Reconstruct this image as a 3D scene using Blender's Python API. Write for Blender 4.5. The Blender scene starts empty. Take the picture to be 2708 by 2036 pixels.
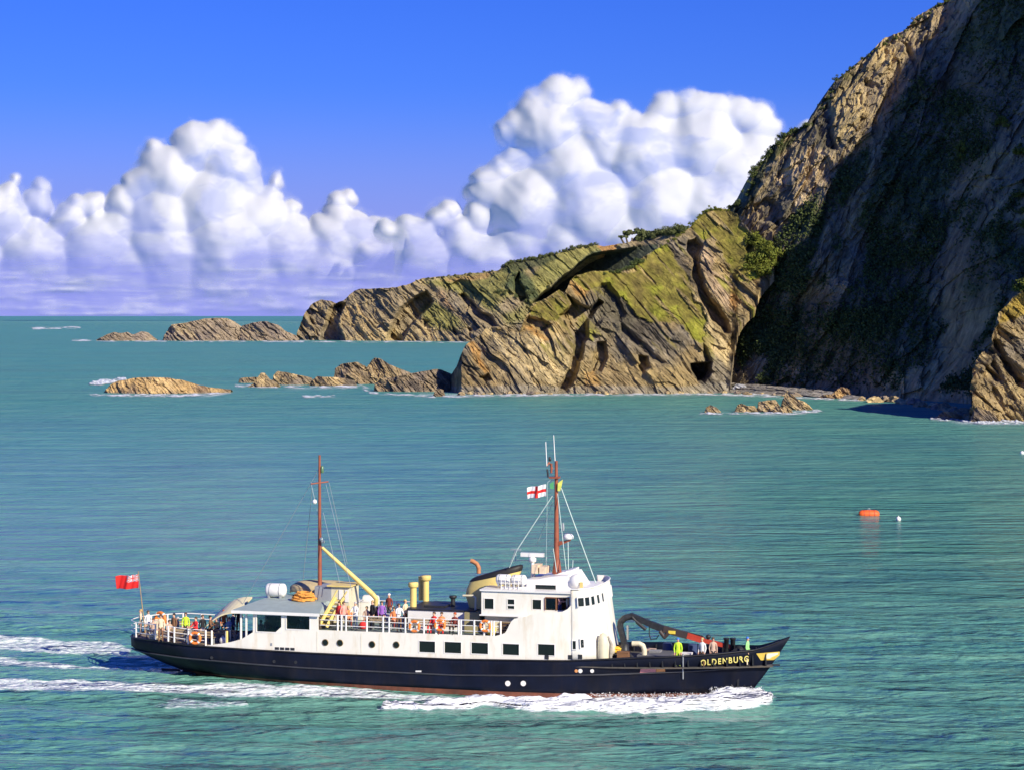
import bpy, bmesh, math, random
import numpy as np
from mathutils import Vector, Matrix
from math import radians, sin, cos, pi
random.seed(7)

# ---------------------------------------------------------------- scene, camera, light
sc = bpy.context.scene
COL = sc.collection
CH, FP, U0, V0 = 23.5, 5700.0, 1354.0, 835.0        # eye height, focal length in photo pixels, principal column, horizon row
cam = bpy.data.cameras.new('camera')
cam.sensor_width = 36.0
cam.lens = FP / 2708 * 36
cam.shift_y = -(1018 - V0) / 2708
cam.clip_start = 1.0
cam.clip_end = 90000
co = bpy.data.objects.new('camera', cam)
co.location = (0, 0, CH)
co.rotation_euler = (radians(90), 0, 0)
COL.objects.link(co)
sc.camera = co

SUN = Vector((.55, -.68, .48)).normalized()
el = math.asin(SUN.z)
world = bpy.data.worlds.new('World')
sc.world = world
world.use_nodes = True
nt = world.node_tree
nt.nodes.clear()
out = nt.nodes.new('ShaderNodeOutputWorld')
bg = nt.nodes.new('ShaderNodeBackground')
sky = nt.nodes.new('ShaderNodeTexSky')
sky.sky_type = 'NISHITA'
sky.sun_disc = False
sky.sun_elevation = el
sky.sun_rotation = math.atan2(SUN.x, SUN.y)
sky.altitude = 0
sky.air_density = 1.0
sky.dust_density = 0.3
sky.ozone_density = 3.0
hsv = nt.nodes.new('ShaderNodeHueSaturation')
hsv.inputs['Saturation'].default_value = 1.3
hsv.inputs['Value'].default_value = 1.0
tint = nt.nodes.new('ShaderNodeMix')
tint.data_type = 'RGBA'
tint.blend_type = 'MULTIPLY'
tint.inputs['Factor'].default_value = 1.0
tint.inputs[7].default_value = (0.29, 0.47, 1.45, 1)
nt.links.new(sky.outputs[0], hsv.inputs['Color'])
nt.links.new(hsv.outputs[0], tint.inputs[6])
wtc = nt.nodes.new('ShaderNodeTexCoord')
wsp = nt.nodes.new('ShaderNodeSeparateXYZ')
wmr = nt.nodes.new('ShaderNodeMapRange'); wmr.interpolation_type = 'SMOOTHSTEP'
wmr.inputs[1].default_value = .11; wmr.inputs[2].default_value = .01
wmx = nt.nodes.new('ShaderNodeMix'); wmx.data_type = 'RGBA'
wmx.inputs[7].default_value = (3.3, 3.7, 9.6, 1)       # lilac haze low over the sea
nt.links.new(wtc.outputs['Generated'], wsp.inputs[0])
nt.links.new(wsp.outputs[2], wmr.inputs[0])
nt.links.new(wmr.outputs[0], wmx.inputs[0])
nt.links.new(tint.outputs[2], wmx.inputs[6])
nt.links.new(wmx.outputs[2], bg.inputs['Color'])
bg.inputs['Strength'].default_value = 0.072
nt.links.new(bg.outputs[0], out.inputs[0])

sun = bpy.data.lights.new('sun', 'SUN')
sun.energy = 5.0
sun.angle = radians(0.55)
sun.color = (1.0, 0.91, 0.73)
so = bpy.data.objects.new('sun', sun)
so.rotation_euler = SUN.to_track_quat('Z', 'Y').to_euler()
so.location = (200, -200, 200)
COL.objects.link(so)

sc.view_settings.view_transform = 'Standard'
sc.view_settings.look = 'None'
sc.view_settings.exposure = 0.34
sc.view_settings.gamma = 1.0
sc.view_settings.use_curve_mapping = False
sc.render.engine = 'CYCLES'
cy = sc.cycles
cy.max_bounces = 6
cy.diffuse_bounces = 3
cy.glossy_bounces = 3
cy.transparent_max_bounces = 10
cy.use_denoising = True
try:
    cy.denoiser = 'OPENIMAGEDENOISE'
except Exception:
    pass

# ---------------------------------------------------------------- materials
def new_mat(name):
    m = bpy.data.materials.new(name)
    m.use_nodes = True
    n = m.node_tree
    p = n.nodes['Principled BSDF']
    return m, n, p

MC = {}
def M(name, col=(.5, .5, .5), rough=.5, metal=0.0, var=.12, scale=3.0, stain=None, stain_amt=.5, bump=0.0):
    """paint-like material: base colour with procedural wear"""
    if name in MC:
        return MC[name]
    m, n, p = new_mat(name)
    L = n.links.new
    tc = n.nodes.new('ShaderNodeTexCoord')
    no = n.nodes.new('ShaderNodeTexNoise')
    no.inputs['Scale'].default_value = scale
    no.inputs['Detail'].default_value = 6
    L(tc.outputs['Object'], no.inputs['Vector'])
    cr = n.nodes.new('ShaderNodeValToRGB')
    cr.color_ramp.elements[0].position = .3
    cr.color_ramp.elements[1].position = .7
    cr.color_ramp.elements[0].color = tuple(c * (1 - var) for c in col) + (1,)
    cr.color_ramp.elements[1].color = tuple(min(1, c * (1 + var)) for c in col) + (1,)
    L(no.outputs[0], cr.inputs[0])
    last = cr.outputs[0]
    if stain:
        mp = n.nodes.new('ShaderNodeMapping')
        mp.inputs['Scale'].default_value = (1.6, 1.6, .35)
        n2 = n.nodes.new('ShaderNodeTexNoise')
        n2.inputs['Scale'].default_value = 1.1
        n2.inputs['Detail'].default_value = 8
        n2.inputs['Roughness'].default_value = .65
        L(tc.outputs['Object'], mp.inputs[0])
        L(mp.outputs[0], n2.inputs['Vector'])
        r2 = n.nodes.new('ShaderNodeMapRange')
        r2.inputs[1].default_value = .5
        r2.inputs[2].default_value = .78
        r2.inputs[4].default_value = stain_amt
        L(n2.outputs[0], r2.inputs[0])
        mx = n.nodes.new('ShaderNodeMix')
        mx.data_type = 'RGBA'
        L(r2.outputs[0], mx.inputs[0])
        L(last, mx.inputs[6])
        mx.inputs[7].default_value = stain + (1,)
        last = mx.outputs[2]
    L(last, p.inputs['Base Color'])
    p.inputs['Roughness'].default_value = rough
    p.inputs['Metallic'].default_value = metal
    if bump:
        b = n.nodes.new('ShaderNodeBump')
        b.inputs['Strength'].default_value = bump
        b.inputs['Distance'].default_value = .02
        L(no.outputs[0], b.inputs['Height'])
        L(b.outputs[0], p.inputs['Normal'])
    MC[name] = m
    return m

def rock_mat(name, grain=1.0, dip=-48, stretch=5.0, bump=.6, contrast=.45):
    """rock: per-vertex albedo times strata-aligned grain"""
    m, n, p = new_mat(name)
    L = n.links.new
    at = n.nodes.new('ShaderNodeAttribute')
    at.attribute_name = 'albedo'
    geo = n.nodes.new('ShaderNodeNewGeometry')
    mp = n.nodes.new('ShaderNodeMapping')
    mp.vector_type = 'TEXTURE'
    mp.inputs['Rotation'].default_value = (0, radians(-dip), 0)
    mp.inputs['Scale'].default_value = (stretch, 1.6, 1)
    L(geo.outputs['Position'], mp.inputs[0])
    n1 = n.nodes.new('ShaderNodeTexNoise')
    n1.inputs['Scale'].default_value = .55 * grain
    n1.inputs['Detail'].default_value = 9
    n1.inputs['Roughness'].default_value = .68
    n1.inputs['Distortion'].default_value = .4
    L(mp.outputs[0], n1.inputs['Vector'])
    n2 = n.nodes.new('ShaderNodeTexNoise')
    n2.inputs['Scale'].default_value = .35 * grain
    n2.inputs['Detail'].default_value = 10
    n2.inputs['Roughness'].default_value = .7
    L(geo.outputs['Position'], n2.inputs['Vector'])
    mr = n.nodes.new('ShaderNodeMapRange')
    mr.inputs[1].default_value = .33
    mr.inputs[2].default_value = .67
    mr.inputs[3].default_value = 1 - contrast
    mr.inputs[4].default_value = 1 + contrast
    L(n1.outputs[0], mr.inputs[0])
    mr2 = n.nodes.new('ShaderNodeMapRange')
    mr2.inputs[1].default_value = .35
    mr2.inputs[2].default_value = .65
    mr2.inputs[3].default_value = 1 - contrast * .6
    mr2.inputs[4].default_value = 1 + contrast * .6
    L(n2.outputs[0], mr2.inputs[0])
    mu = n.nodes.new('ShaderNodeMath')
    mu.operation = 'MULTIPLY'
    L(mr.outputs[0], mu.inputs[0])
    L(mr2.outputs[0], mu.inputs[1])
    vm = n.nodes.new('ShaderNodeVectorMath')
    vm.operation = 'SCALE'
    L(at.outputs['Color'], vm.inputs[0])
    L(mu.outputs[0], vm.inputs['Scale'])
    L(vm.outputs[0], p.inputs['Base Color'])
    p.inputs['Roughness'].default_value = .85
    p.inputs['Specular IOR Level'].default_value = .25
    b = n.nodes.new('ShaderNodeBump')
    b.inputs['Strength'].default_value = bump
    b.inputs['Distance'].default_value = .8 / grain
    L(mu.outputs[0], b.inputs['Height'])
    L(b.outputs[0], p.inputs['Normal'])
    return m

# ---------------------------------------------------------------- object helpers
def tag(o, label=None, cat=None, group=None, kind=None):
    if label: o['label'] = label
    if cat: o['category'] = cat
    if group: o['group'] = group
    if kind: o['kind'] = kind
    return o

def empty(name, loc=(0, 0, 0), rz=0, parent=None):
    o = bpy.data.objects.new(name, None)
    o.location = loc
    o.rotation_euler = (0, 0, rz)
    o.empty_display_size = .2
    COL.objects.link(o)
    if parent: o.parent = parent
    return o

class MB:
    """collects primitives into one mesh object"""
    def __init__(self):
        self.v, self.f, self.mi = [], [], []
        self.sm = []
    def add(self, vs, fs, smooth=False, mi=0):
        b = len(self.v)
        self.v += [tuple(x) for x in vs]
        self.f += [tuple(b + i for i in f) for f in fs]
        self.sm += [smooth] * len(fs)
        self.mi += [mi] * len(fs)
        return self
    def box(self, x0, x1, y0, y1, z0, z1, mi=0, M4=None):
        vs = [Vector((x, y, z)) for z in (z0, z1) for y in (y0, y1) for x in (x0, x1)]
        if M4 is not None: vs = [M4 @ v for v in vs]
        return self.add(vs, [(0, 2, 3, 1), (4, 5, 7, 6), (0, 1, 5, 4), (2, 6, 7, 3), (0, 4, 6, 2), (1, 3, 7, 5)], mi=mi)
    def tube(self, a, b, r0, r1=None, n=8, mi=0, caps=True):
        a, b = Vector(a), Vector(b)
        if r1 is None: r1 = r0
        d = (b - a)
        if d.length < 1e-6: return self
        q = d.to_track_quat('Z', 'Y').to_matrix()
        vs = []
        for p, r in ((a, r0), (b, r1)):
            for i in range(n):
                t = 2 * pi * i / n
                vs.append(p + q @ Vector((cos(t) * r, sin(t) * r, 0)))
        self.add(vs, [(i, (i + 1) % n, n + (i + 1) % n, n + i) for i in range(n)], smooth=True, mi=mi)
        if caps:
            self.add(vs[:n], [tuple(range(n))[::-1]], mi=mi)
            self.add(vs[n:], [tuple(range(n))], mi=mi)
        return self
    def path(self, pts, r, n=8, mi=0):
        rs = r if isinstance(r, (list, tuple)) else [r] * len(pts)
        for i in range(len(pts) - 1):
            self.tube(pts[i], pts[i + 1], rs[i], rs[i + 1], n, mi)
        for i in range(1, len(pts) - 1):
            self.ball(pts[i], rs[i], n, mi=mi)
        return self
    def ball(self, c, r, n=8, sz=1.0, mi=0):
        c = Vector(c)
        m = max(3, n // 2)
        vs = [c + Vector((0, 0, -r * sz))]
        for j in range(1, m):
            t = -pi / 2 + pi * j / m
            for i in range(n):
                a = 2 * pi * i / n
                vs.append(c + Vector((cos(a) * cos(t) * r, sin(a) * cos(t) * r, sin(t) * r * sz)))
        vs.append(c + Vector((0, 0, r * sz)))
        fs = [(0, 1 + (i + 1) % n, 1 + i) for i in range(n)]
        for j in range(m - 2):
            b = 1 + j * n
            fs += [(b + i, b + (i + 1) % n, b + n + (i + 1) % n, b + n + i) for i in range(n)]
        b = 1 + (m - 2) * n
        fs += [(b + i, b + (i + 1) % n, len(vs) - 1) for i in range(n)]
        return self.add(vs, fs, smooth=True, mi=mi)
    def lathe(self, c, prof, n=14, axis='z', mi=0, squash=1.0):
        c = Vector(c)
        vs = []
        for r, h in prof:
            for i in range(n):
                a = 2 * pi * i / n
                if axis == 'z': vs.append(c + Vector((cos(a) * r, sin(a) * r * squash, h)))
                elif axis == 'x': vs.append(c + Vector((h, cos(a) * r, sin(a) * r * squash)))
                else: vs.append(c + Vector((cos(a) * r, -h, sin(a) * r * squash)))
        fs = []
        for j in range(len(prof) - 1):
            fs += [(j * n + i, j * n + (i + 1) % n, (j + 1) * n + (i + 1) % n, (j + 1) * n + i) for i in range(n)]
        self.add(vs, fs, smooth=True, mi=mi)
        self.add(vs[:n], [tuple(range(n))[::-1]], mi=mi)
        self.add(vs[-n:], [tuple(range(n))], mi=mi)
        return self
    def prism(self, pts, h0, h1, plane='xz', mi=0):
        """extrude polygon; plane 'xz' -> between y=h0..h1, 'xy' -> z=h0..h1"""
        n = len(pts)
        g = (lambda a, b, h: (a, h, b)) if plane == 'xz' else (lambda a, b, h: (a, b, h))
        vs = [g(a, b, h0) for a, b in pts] + [g(a, b, h1) for a, b in pts]
        fs = [tuple(range(n)), tuple(range(2 * n - 1, n - 1, -1))] + [(i, n + i, n + (i + 1) % n, (i + 1) % n) for i in range(n)]
        return self.add(vs, fs, mi=mi)
    def torus(self, c, R, r, axis='y', n=20, k=8, mi=0, a0=0, a1=2 * pi):
        c = Vector(c)
        vs, fs = [], []
        for i in range(n):
            a = a0 + (a1 - a0) * i / n
            for j in range(k):
                b = 2 * pi * j / k
                rr = R + r * cos(b)
                p = (cos(a) * rr, r * sin(b), sin(a) * rr) if axis == 'y' else (cos(a) * rr, sin(a) * rr, r * sin(b))
                vs.append(c + Vector(p))
        for i in range(n):
            for j in range(k):
                i2, j2 = (i + 1) % n, (j + 1) % k
                fs.append((i * k + j, i * k + j2, i2 * k + j2, i2 * k + j))
        return self.add(vs, fs, smooth=True, mi=mi)
    def build(self, name, mat, parent=None, fix=True):
        me = bpy.data.meshes.new(name)
        me.from_pydata([tuple(v) for v in self.v], [], self.f)
        me.polygons.foreach_set('use_smooth', self.sm)
        for m in (mat if isinstance(mat, (list, tuple)) else [mat]):
            me.materials.append(m)
        me.polygons.foreach_set('material_index', self.mi)
        if fix:
            bm = bmesh.new(); bm.from_mesh(me)
            bmesh.ops.recalc_face_normals(bm, faces=bm.faces)
            bm.to_mesh(me); bm.free()
        me.update()
        o = bpy.data.objects.new(name, me)
        COL.objects.link(o)
        if parent: o.parent = parent
        return o

# ---------------------------------------------------------------- numpy noise
def _h(ix, iy, iz, k=0):
    n = (ix.astype(np.int64) * 73856093) ^ (iy.astype(np.int64) * 19349663) ^ (iz.astype(np.int64) * 83492791) ^ np.int64(k * 2654435 + 977)
    n = (n ^ (n >> 13)) * 1274126177
    n = n ^ (n >> 16)
    n = (n * 2246822519) & 0x7fffffff
    n = (n ^ (n >> 11)) & 0xffffff
    return n.astype(np.float64) / 0xffffff

def vnoise(x, y, z, k=0):
    xi, yi, zi = np.floor(x), np.floor(y), np.floor(z)
    fx, fy, fz = x - xi, y - yi, z - zi
    fx, fy, fz = (f * f * (3 - 2 * f) for f in (fx, fy, fz))
    r = 0
    for a in (0, 1):
        for b in (0, 1):
            for c in (0, 1):
                w = (fx if a else 1 - fx) * (fy if b else 1 - fy) * (fz if c else 1 - fz)
                r = r + w * _h(xi + a, yi + b, zi + c, k)
    return r * 2 - 1

def fbm(x, y, z, o=4, k=0, gain=.5):
    r, a, s = 0, 1.0, 0.0
    for i in range(o):
        r = r + a * vnoise(x, y, z, k + i * 17)
        s += a
        a *= gain
        x, y, z = x * 2.03 + 3.1, y * 2.03 + 1.7, z * 2.03 + 9.2
    return r / s

def facets(a, b, k=0, tilt=1.0):
    """2-D cells, each a tilted plane with its own level: blocky broken rock"""
    ai, bi = np.floor(a), np.floor(b)
    best = np.full(a.shape, 1e9)
    val = np.zeros(a.shape)
    z = np.zeros_like(ai)
    for i in (-1, 0, 1):
        for j in (-1, 0, 1):
            ca, cb = ai + i, bi + j
            pa = ca + _h(ca, cb, z, k)
            pb = cb + _h(ca, cb, z, k + 1)
            d = (a - pa) ** 2 + (b - pb) ** 2
            lv = _h(ca, cb, z, k + 2) * 2 - 1
            ga = (_h(ca, cb, z, k + 3) * 2 - 1) * tilt
            gb = (_h(ca, cb, z, k + 4) * 2 - 1) * tilt
            v = lv + ga * (a - pa) + gb * (b - pb)
            m = d < best
            best = np.where(m, d, best)
            val = np.where(m, v, val)
    return val

def domes(a, b, k=0):
    """2-D rounded bumps (cauliflower)"""
    ai, bi = np.floor(a), np.floor(b)
    best = np.zeros(a.shape)
    z = np.zeros_like(ai)
    for i in (-1, 0, 1):
        for j in (-1, 0, 1):
            ca, cb = ai + i, bi + j
            pa = ca + _h(ca, cb, z, k)
            pb = cb + _h(ca, cb, z, k + 1)
            r = .6 + .5 * _h(ca, cb, z, k + 2)
            d = ((a - pa) ** 2 + (b - pb) ** 2) / (r * r)
            best = np.maximum(best, np.clip(1 - d, 0, 1) ** .85 * r)
    return best

def sdf(U, V, poly):
    """signed distance to polygon, positive inside"""
    d = np.full(U.shape, 1e18)
    ins = np.zeros(U.shape, bool)
    n = len(poly)
    for i in range(n):
        x0, y0 = poly[i]; x1, y1 = poly[(i + 1) % n]
        ex, ey = x1 - x0, y1 - y0
        t = np.clip(((U - x0) * ex + (V - y0) * ey) / (ex * ex + ey * ey + 1e-9), 0, 1)
        d = np.minimum(d, (U - x0 - t * ex) ** 2 + (V - y0 - t * ey) ** 2)
        c = ((y0 > V) != (y1 > V)) & (U < (x1 - x0) * (V - y0) / ((y1 - y0) or 1e-9) + x0)
        ins ^= c
    d = np.sqrt(d)
    return np.where(ins, d, -d)

def sstep(x, a, b):
    t = np.clip((x - a) / (b - a), 0, 1)
    return t * t * (3 - 2 * t)

def dline(U, V, pts):
    d = np.full(U.shape, 1e18)
    for (x0, y0), (x1, y1) in zip(pts[:-1], pts[1:]):
        ex, ey = x1 - x0, y1 - y0
        t = np.clip(((U - x0) * ex + (V - y0) * ey) / (ex * ex + ey * ey + 1e-9), 0, 1)
        d = np.minimum(d, (U - x0 - t * ex) ** 2 + (V - y0 - t * ey) ** 2)
    return np.sqrt(d)

def grid_obj(name, X, Y, Z, mat, albedo=None, smooth=False, parent=None, attrs=None):
    nr, nc = X.shape
    me = bpy.data.meshes.new(name)
    vs = np.stack([X, Y, Z], -1).reshape(-1, 3)
    idx = np.arange(nr * nc).reshape(nr, nc)
    q = np.stack([idx[:-1, :-1], idx[:-1, 1:], idx[1:, 1:], idx[1:, :-1]], -1).reshape(-1, 4)
    me.vertices.add(len(vs)); me.vertices.foreach_set('co', vs.astype(np.float32).ravel())
    me.loops.add(q.size); me.loops.foreach_set('vertex_index', q.astype(np.int32).ravel())
    me.polygons.add(len(q))
    me.polygons.foreach_set('loop_start', np.arange(0, q.size, 4, dtype=np.int32))
    me.polygons.foreach_set('use_smooth', np.full(len(q), smooth))
    me.update(calc_edges=True)
    if albedo is not None:
        ca = me.color_attributes.new('albedo', 'FLOAT_COLOR', 'POINT')
        c4 = np.ones((nr * nc, 4), np.float32)
        c4[:, :3] = albedo.reshape(-1, 3)
        ca.data.foreach_set('color', c4.ravel())
    for k, a in (attrs or {}).items():
        at = me.attributes.new(k, 'FLOAT', 'POINT')
        at.data.foreach_set('value', a.astype(np.float32).ravel())
    me.materials.append(mat)
    o = bpy.data.objects.new(name, me)
    COL.objects.link(o)
    if parent: o.parent = parent
    return o

def wpt(u, v, Y):
    return np.array(((u - U0) / FP * Y, Y, CH - (v - V0) / FP * Y))
def on_water(u, v):
    Y = CH * FP / (v - V0)
    return ((u - U0) / FP * Y, Y)

# ---------------------------------------------------------------- sea
def ease(lo, hi, flo, fhi, nf, nc_lo, nc_hi):
    f = np.linspace(flo, fhi, nf)
    st = f[1] - f[0]
    a = flo - np.geomspace(st, flo - lo, nc_lo)[::-1] if nc_lo else np.array([])
    b = fhi + np.geomspace(st, hi - fhi, nc_hi) if nc_hi else np.array([])
    return np.concatenate([a, f, b])
FOAM = [  # outline on the water, strength, density of break-up
 ([(2046,1842),(2042,1862),(1960,1874),(1840,1874),(1700,1882),(1560,1876),(1400,1880),(1290,1868),(1130,1880),(1000,1876),(1020,1868),(1160,1862),(1240,1846),(1350,1828),(1600,1832),(1850,1826),(1960,1822),(2000,1824)], 1.25),
 ([(1300,1866),(1200,1866),(1050,1850),(900,1842),(700,1848),(640,1852),(520,1842),(300,1834),(0,1832),(-400,1838),(-400,1790),(0,1792),(250,1796),(420,1806),(560,1806),(800,1814),(960,1822),(1250,1842)], .86),
 ([(356,1712),(330,1736),(180,1736),(0,1716),(-400,1700),(-400,1668),(0,1680),(180,1698),(300,1700)], .8),
 ([(335,1764),(300,1772),(150,1768),(0,1754),(-400,1744),(-400,1728),(0,1738),(150,1750)], .8),
 ([(352,1700),(430,1790),(560,1800),(500,1812),(0,1800),(-400,1800),(-400,1680),(0,1690)], .34),
 ([(640,1800),(1000,1822),(960,1850),(600,1846)], .45),
 ([(390,1860),(470,1850),(560,1858),(650,1856),(655,1866),(560,1870),(450,1872)], .66),
 ([(240,1044),(300,1046),(480,1046),(600,1040),(600,1044),(480,1050),(300,1050)], .8),
 ([(240,1010),(320,1002),(330,1008),(250,1016)], .9),
 ([(620,1018),(820,1024),(960,1022),(960,1027),(800,1030),(640,1024)], .55),
 ([(160,888),(215,886),(215,890),(160,891)], .8), ([(130,870),(200,868),(200,871),(130,872)], .8),
 ([(1100,1040),(1300,1042),(1560,1036),(1900,1038),(2060,1044),(2060,1049),(1900,1044),(1560,1043),(1300,1050),(1100,1046)], .62),
 ([(1940,1090),(2100,1090),(2160,1084),(2170,1089),(2100,1097),(1940,1096)], .6),
 ([(2530,1108),(2600,1114),(2720,1114),(2720,1124),(2600,1122),(2520,1114)], .8),
 ([(800,1046),(880,1046),(880,1052),(800,1052)], .5),
]
SHIP = (-4.1, 138.0); TH = radians(15.3)
def ship_local(X, Y):
    dx, dy = X - SHIP[0], Y - SHIP[1]
    return dx * cos(TH) - dy * sin(TH), dx * sin(TH) + dy * cos(TH)

xs = ease(-30000, 30000, -52, 40, 620, 70, 70)
ys = ease(20, 80000, 112, 162, 440, 30, 130)
XG, YG = np.meshgrid(xs, ys)
fade = np.exp(-np.clip(YG - 165, 0, None) / 60.0) * np.exp(-np.clip(np.abs(XG) - 55, 0, None) / 40.0) * sstep(YG, 60, 112)
zw = .11 * fbm(XG / 3.2, YG / 1.6, XG * 0 + .3, 4, 5) + .05 * fbm(XG / .9, YG / .5, XG * 0, 2, 9) + .10 * np.sin(YG * .9 + XG * .22 + 2 * fbm(XG / 14, YG / 9, XG * 0, 2, 3))
U = U0 + FP * XG / YG
V = V0 + FP * CH / YG
wu = U + 14 * fbm(XG / 1.5, YG / 1.5, XG * 0, 3, 31)
wv = V + 5 * fbm(XG / 1.5, YG / 1.5, XG * 0 + 5, 3, 37)
foam = np.zeros_like(XG)
for poly, st in FOAM:
    dpx = sdf(wu, wv, poly)
    w = 5 if max(p[1] for p in poly) > 1400 else 1.5
    foam = np.maximum(foam, st * sstep(dpx, -w, w * .8))
sx_, sy_ = ship_local(XG, YG)
hullgap = sstep(-sy_ - np.interp(sx_, [-18, -12, -6, 8, 12, 15, 17, 19.3], [.5, 2.3, 3.4, 3.7, 3.3, 2.3, 1.3, .1]), .15, 1.2)
near = sstep(foam, .9, 1.2)
# bow wave heaps up along the side
zw = zw * fade + near * (.10 + .9 * hullgap) * (.26 + .34 * np.clip(fbm(XG / 1.1, YG / 1.1, XG * 0 + 2, 4, 71), -1, 1) + .35 * np.exp(-((sx_ - 18.5) / 2.5) ** 2)) + .10 * sstep(foam, .3, .9) * fade * (.5 + fbm(XG / .5, YG / .5, XG * 0, 3, 81))
# divergent wake swell aft of the bow
kd = (-(sy_) - 4.0) - (18 - sx_) * .16
zw = zw + .16 * fade * np.exp(-(kd / 3.5) ** 2) * np.cos(kd * 1.1) * sstep(18 - sx_, 0, 8)
inside = (np.abs(sy_) < 2.2) & (sx_ > -17) & (sx_ < 15)
zw = np.where(inside, -.35, zw)
wm, n, p = new_mat('sea_water')
L = n.links.new
geo = n.nodes.new('ShaderNodeNewGeometry')
def mapped(sx, sy, rot=0):
    mp = n.nodes.new('ShaderNodeMapping')
    mp.inputs['Scale'].default_value = (sx, sy, 1)
    mp.inputs['Rotation'].default_value = (0, 0, rot)
    L(geo.outputs['Position'], mp.inputs[0])
    return mp.outputs[0]
def noise(vec, scale, det=6, rough=.6, dist=0):
    q = n.nodes.new('ShaderNodeTexNoise')
    q.inputs['Scale'].default_value = scale
    q.inputs['Detail'].default_value = det
    q.inputs['Roughness'].default_value = rough
    q.inputs['Distortion'].default_value = dist
    L(vec, q.inputs['Vector'])
    return q.outputs[0]
def mrange(v, a, b, c=0, d=1):
    q = n.nodes.new('ShaderNodeMapRange')
    for i, x in enumerate((a, b, c, d)): q.inputs[i + 1].default_value = x
    L(v, q.inputs[0])
    return q.outputs[0]
def mixc(f, a, b):
    q = n.nodes.new('ShaderNodeMix'); q.data_type = 'RGBA'
    L(f, q.inputs[0])
    for i, x in ((6, a), (7, b)):
        if isinstance(x, tuple): q.inputs[i].default_value = x + (1,)
        else: L(x, q.inputs[i])
    return q.outputs[2]
sepp = n.nodes.new('ShaderNodeSeparateXYZ'); L(geo.outputs['Position'], sepp.inputs[0])
patch = mrange(noise(mapped(.006, .02), 1.0, 5, .6), .38, .64)
streak = mrange(noise(mapped(.035, .16), 1.0, 6, .65), .42, .62)
far = mrange(sepp.outputs[1], 130, 900)
c1 = mixc(far, (.095, .290, .210), (.070, .300, .275))
c2 = mixc(patch, c1, (.078, .240, .230))
c3 = mixc(streak, c2, (.140, .350, .270))
atn = n.nodes.new('ShaderNodeAttribute'); atn.attribute_name = 'foam'
fn = noise(mapped(1.2, 2.2), 1.6, 9, .72, .3)
fsum = n.nodes.new('ShaderNodeMath'); fsum.operation = 'ADD'
L(atn.outputs['Fac'], fsum.inputs[0])
L(mrange(fn, .2, .8, -.46, .46), fsum.inputs[1])
fmask = mrange(fsum.outputs[0], .48, 1.0)
milk = mrange(atn.outputs['Fac'], .1, .9, 0, .6)
c4 = mixc(milk, c3, (.16, .34, .30))
c5 = mixc(fmask, c4, (.88, .90, .90))
L(c5, p.inputs['Base Color'])
rfar = mrange(sepp.outputs[1], 140, 600, .15, .45)
rmx = n.nodes.new('ShaderNodeMix'); L(fmask, rmx.inputs[0]); L(rfar, rmx.inputs[2]); rmx.inputs[3].default_value = .85
L(rmx.outputs[0], p.inputs['Roughness'])
p.inputs['IOR'].default_value = 1.33
L(mrange(sepp.outputs[1], 135, 260, .5, .25), p.inputs['Specular IOR Level'])
b1 = n.nodes.new('ShaderNodeBump'); b1.inputs['Distance'].default_value = .42; b1.inputs['Strength'].default_value = .9
L(noise(mapped(.45, 1.1, .12), 1.0, 7, .62, .3), b1.inputs['Height'])
b2 = n.nodes.new('ShaderNodeBump'); b2.inputs['Distance'].default_value = 5; b2.inputs['Strength'].default_value = .55
L(noise(mapped(.05, .15, -.1), 1.0, 5, .6, .2), b2.inputs['Height'])
b3 = n.nodes.new('ShaderNodeBump'); b3.inputs['Distance'].default_value = 2.2; b3.inputs['Strength'].default_value = .8
L(noise(mapped(.16, .42, .05), 1.0, 4, .55, .2), b3.inputs['Height'])
L(b2.outputs[0], b3.inputs['Normal'])
L(b3.outputs[0], b1.inputs['Normal'])
L(mrange(fmask, 0, 1, 1.0, .25), b1.inputs['Strength'])
L(b1.outputs[0], p.inputs['Normal'])
sea = grid_obj('sea_water', XG, YG, zw, wm, smooth=True, attrs={'foam': foam})
tag(sea, 'teal green rippled sea with the ship\'s white wake', kind='structure')

# ---------------------------------------------------------------- cliffs and rocks
def ridge_interp(pts, u):
    p = np.array(pts, float)
    return np.interp(u, p[:, 0], p[:, 1])

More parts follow.
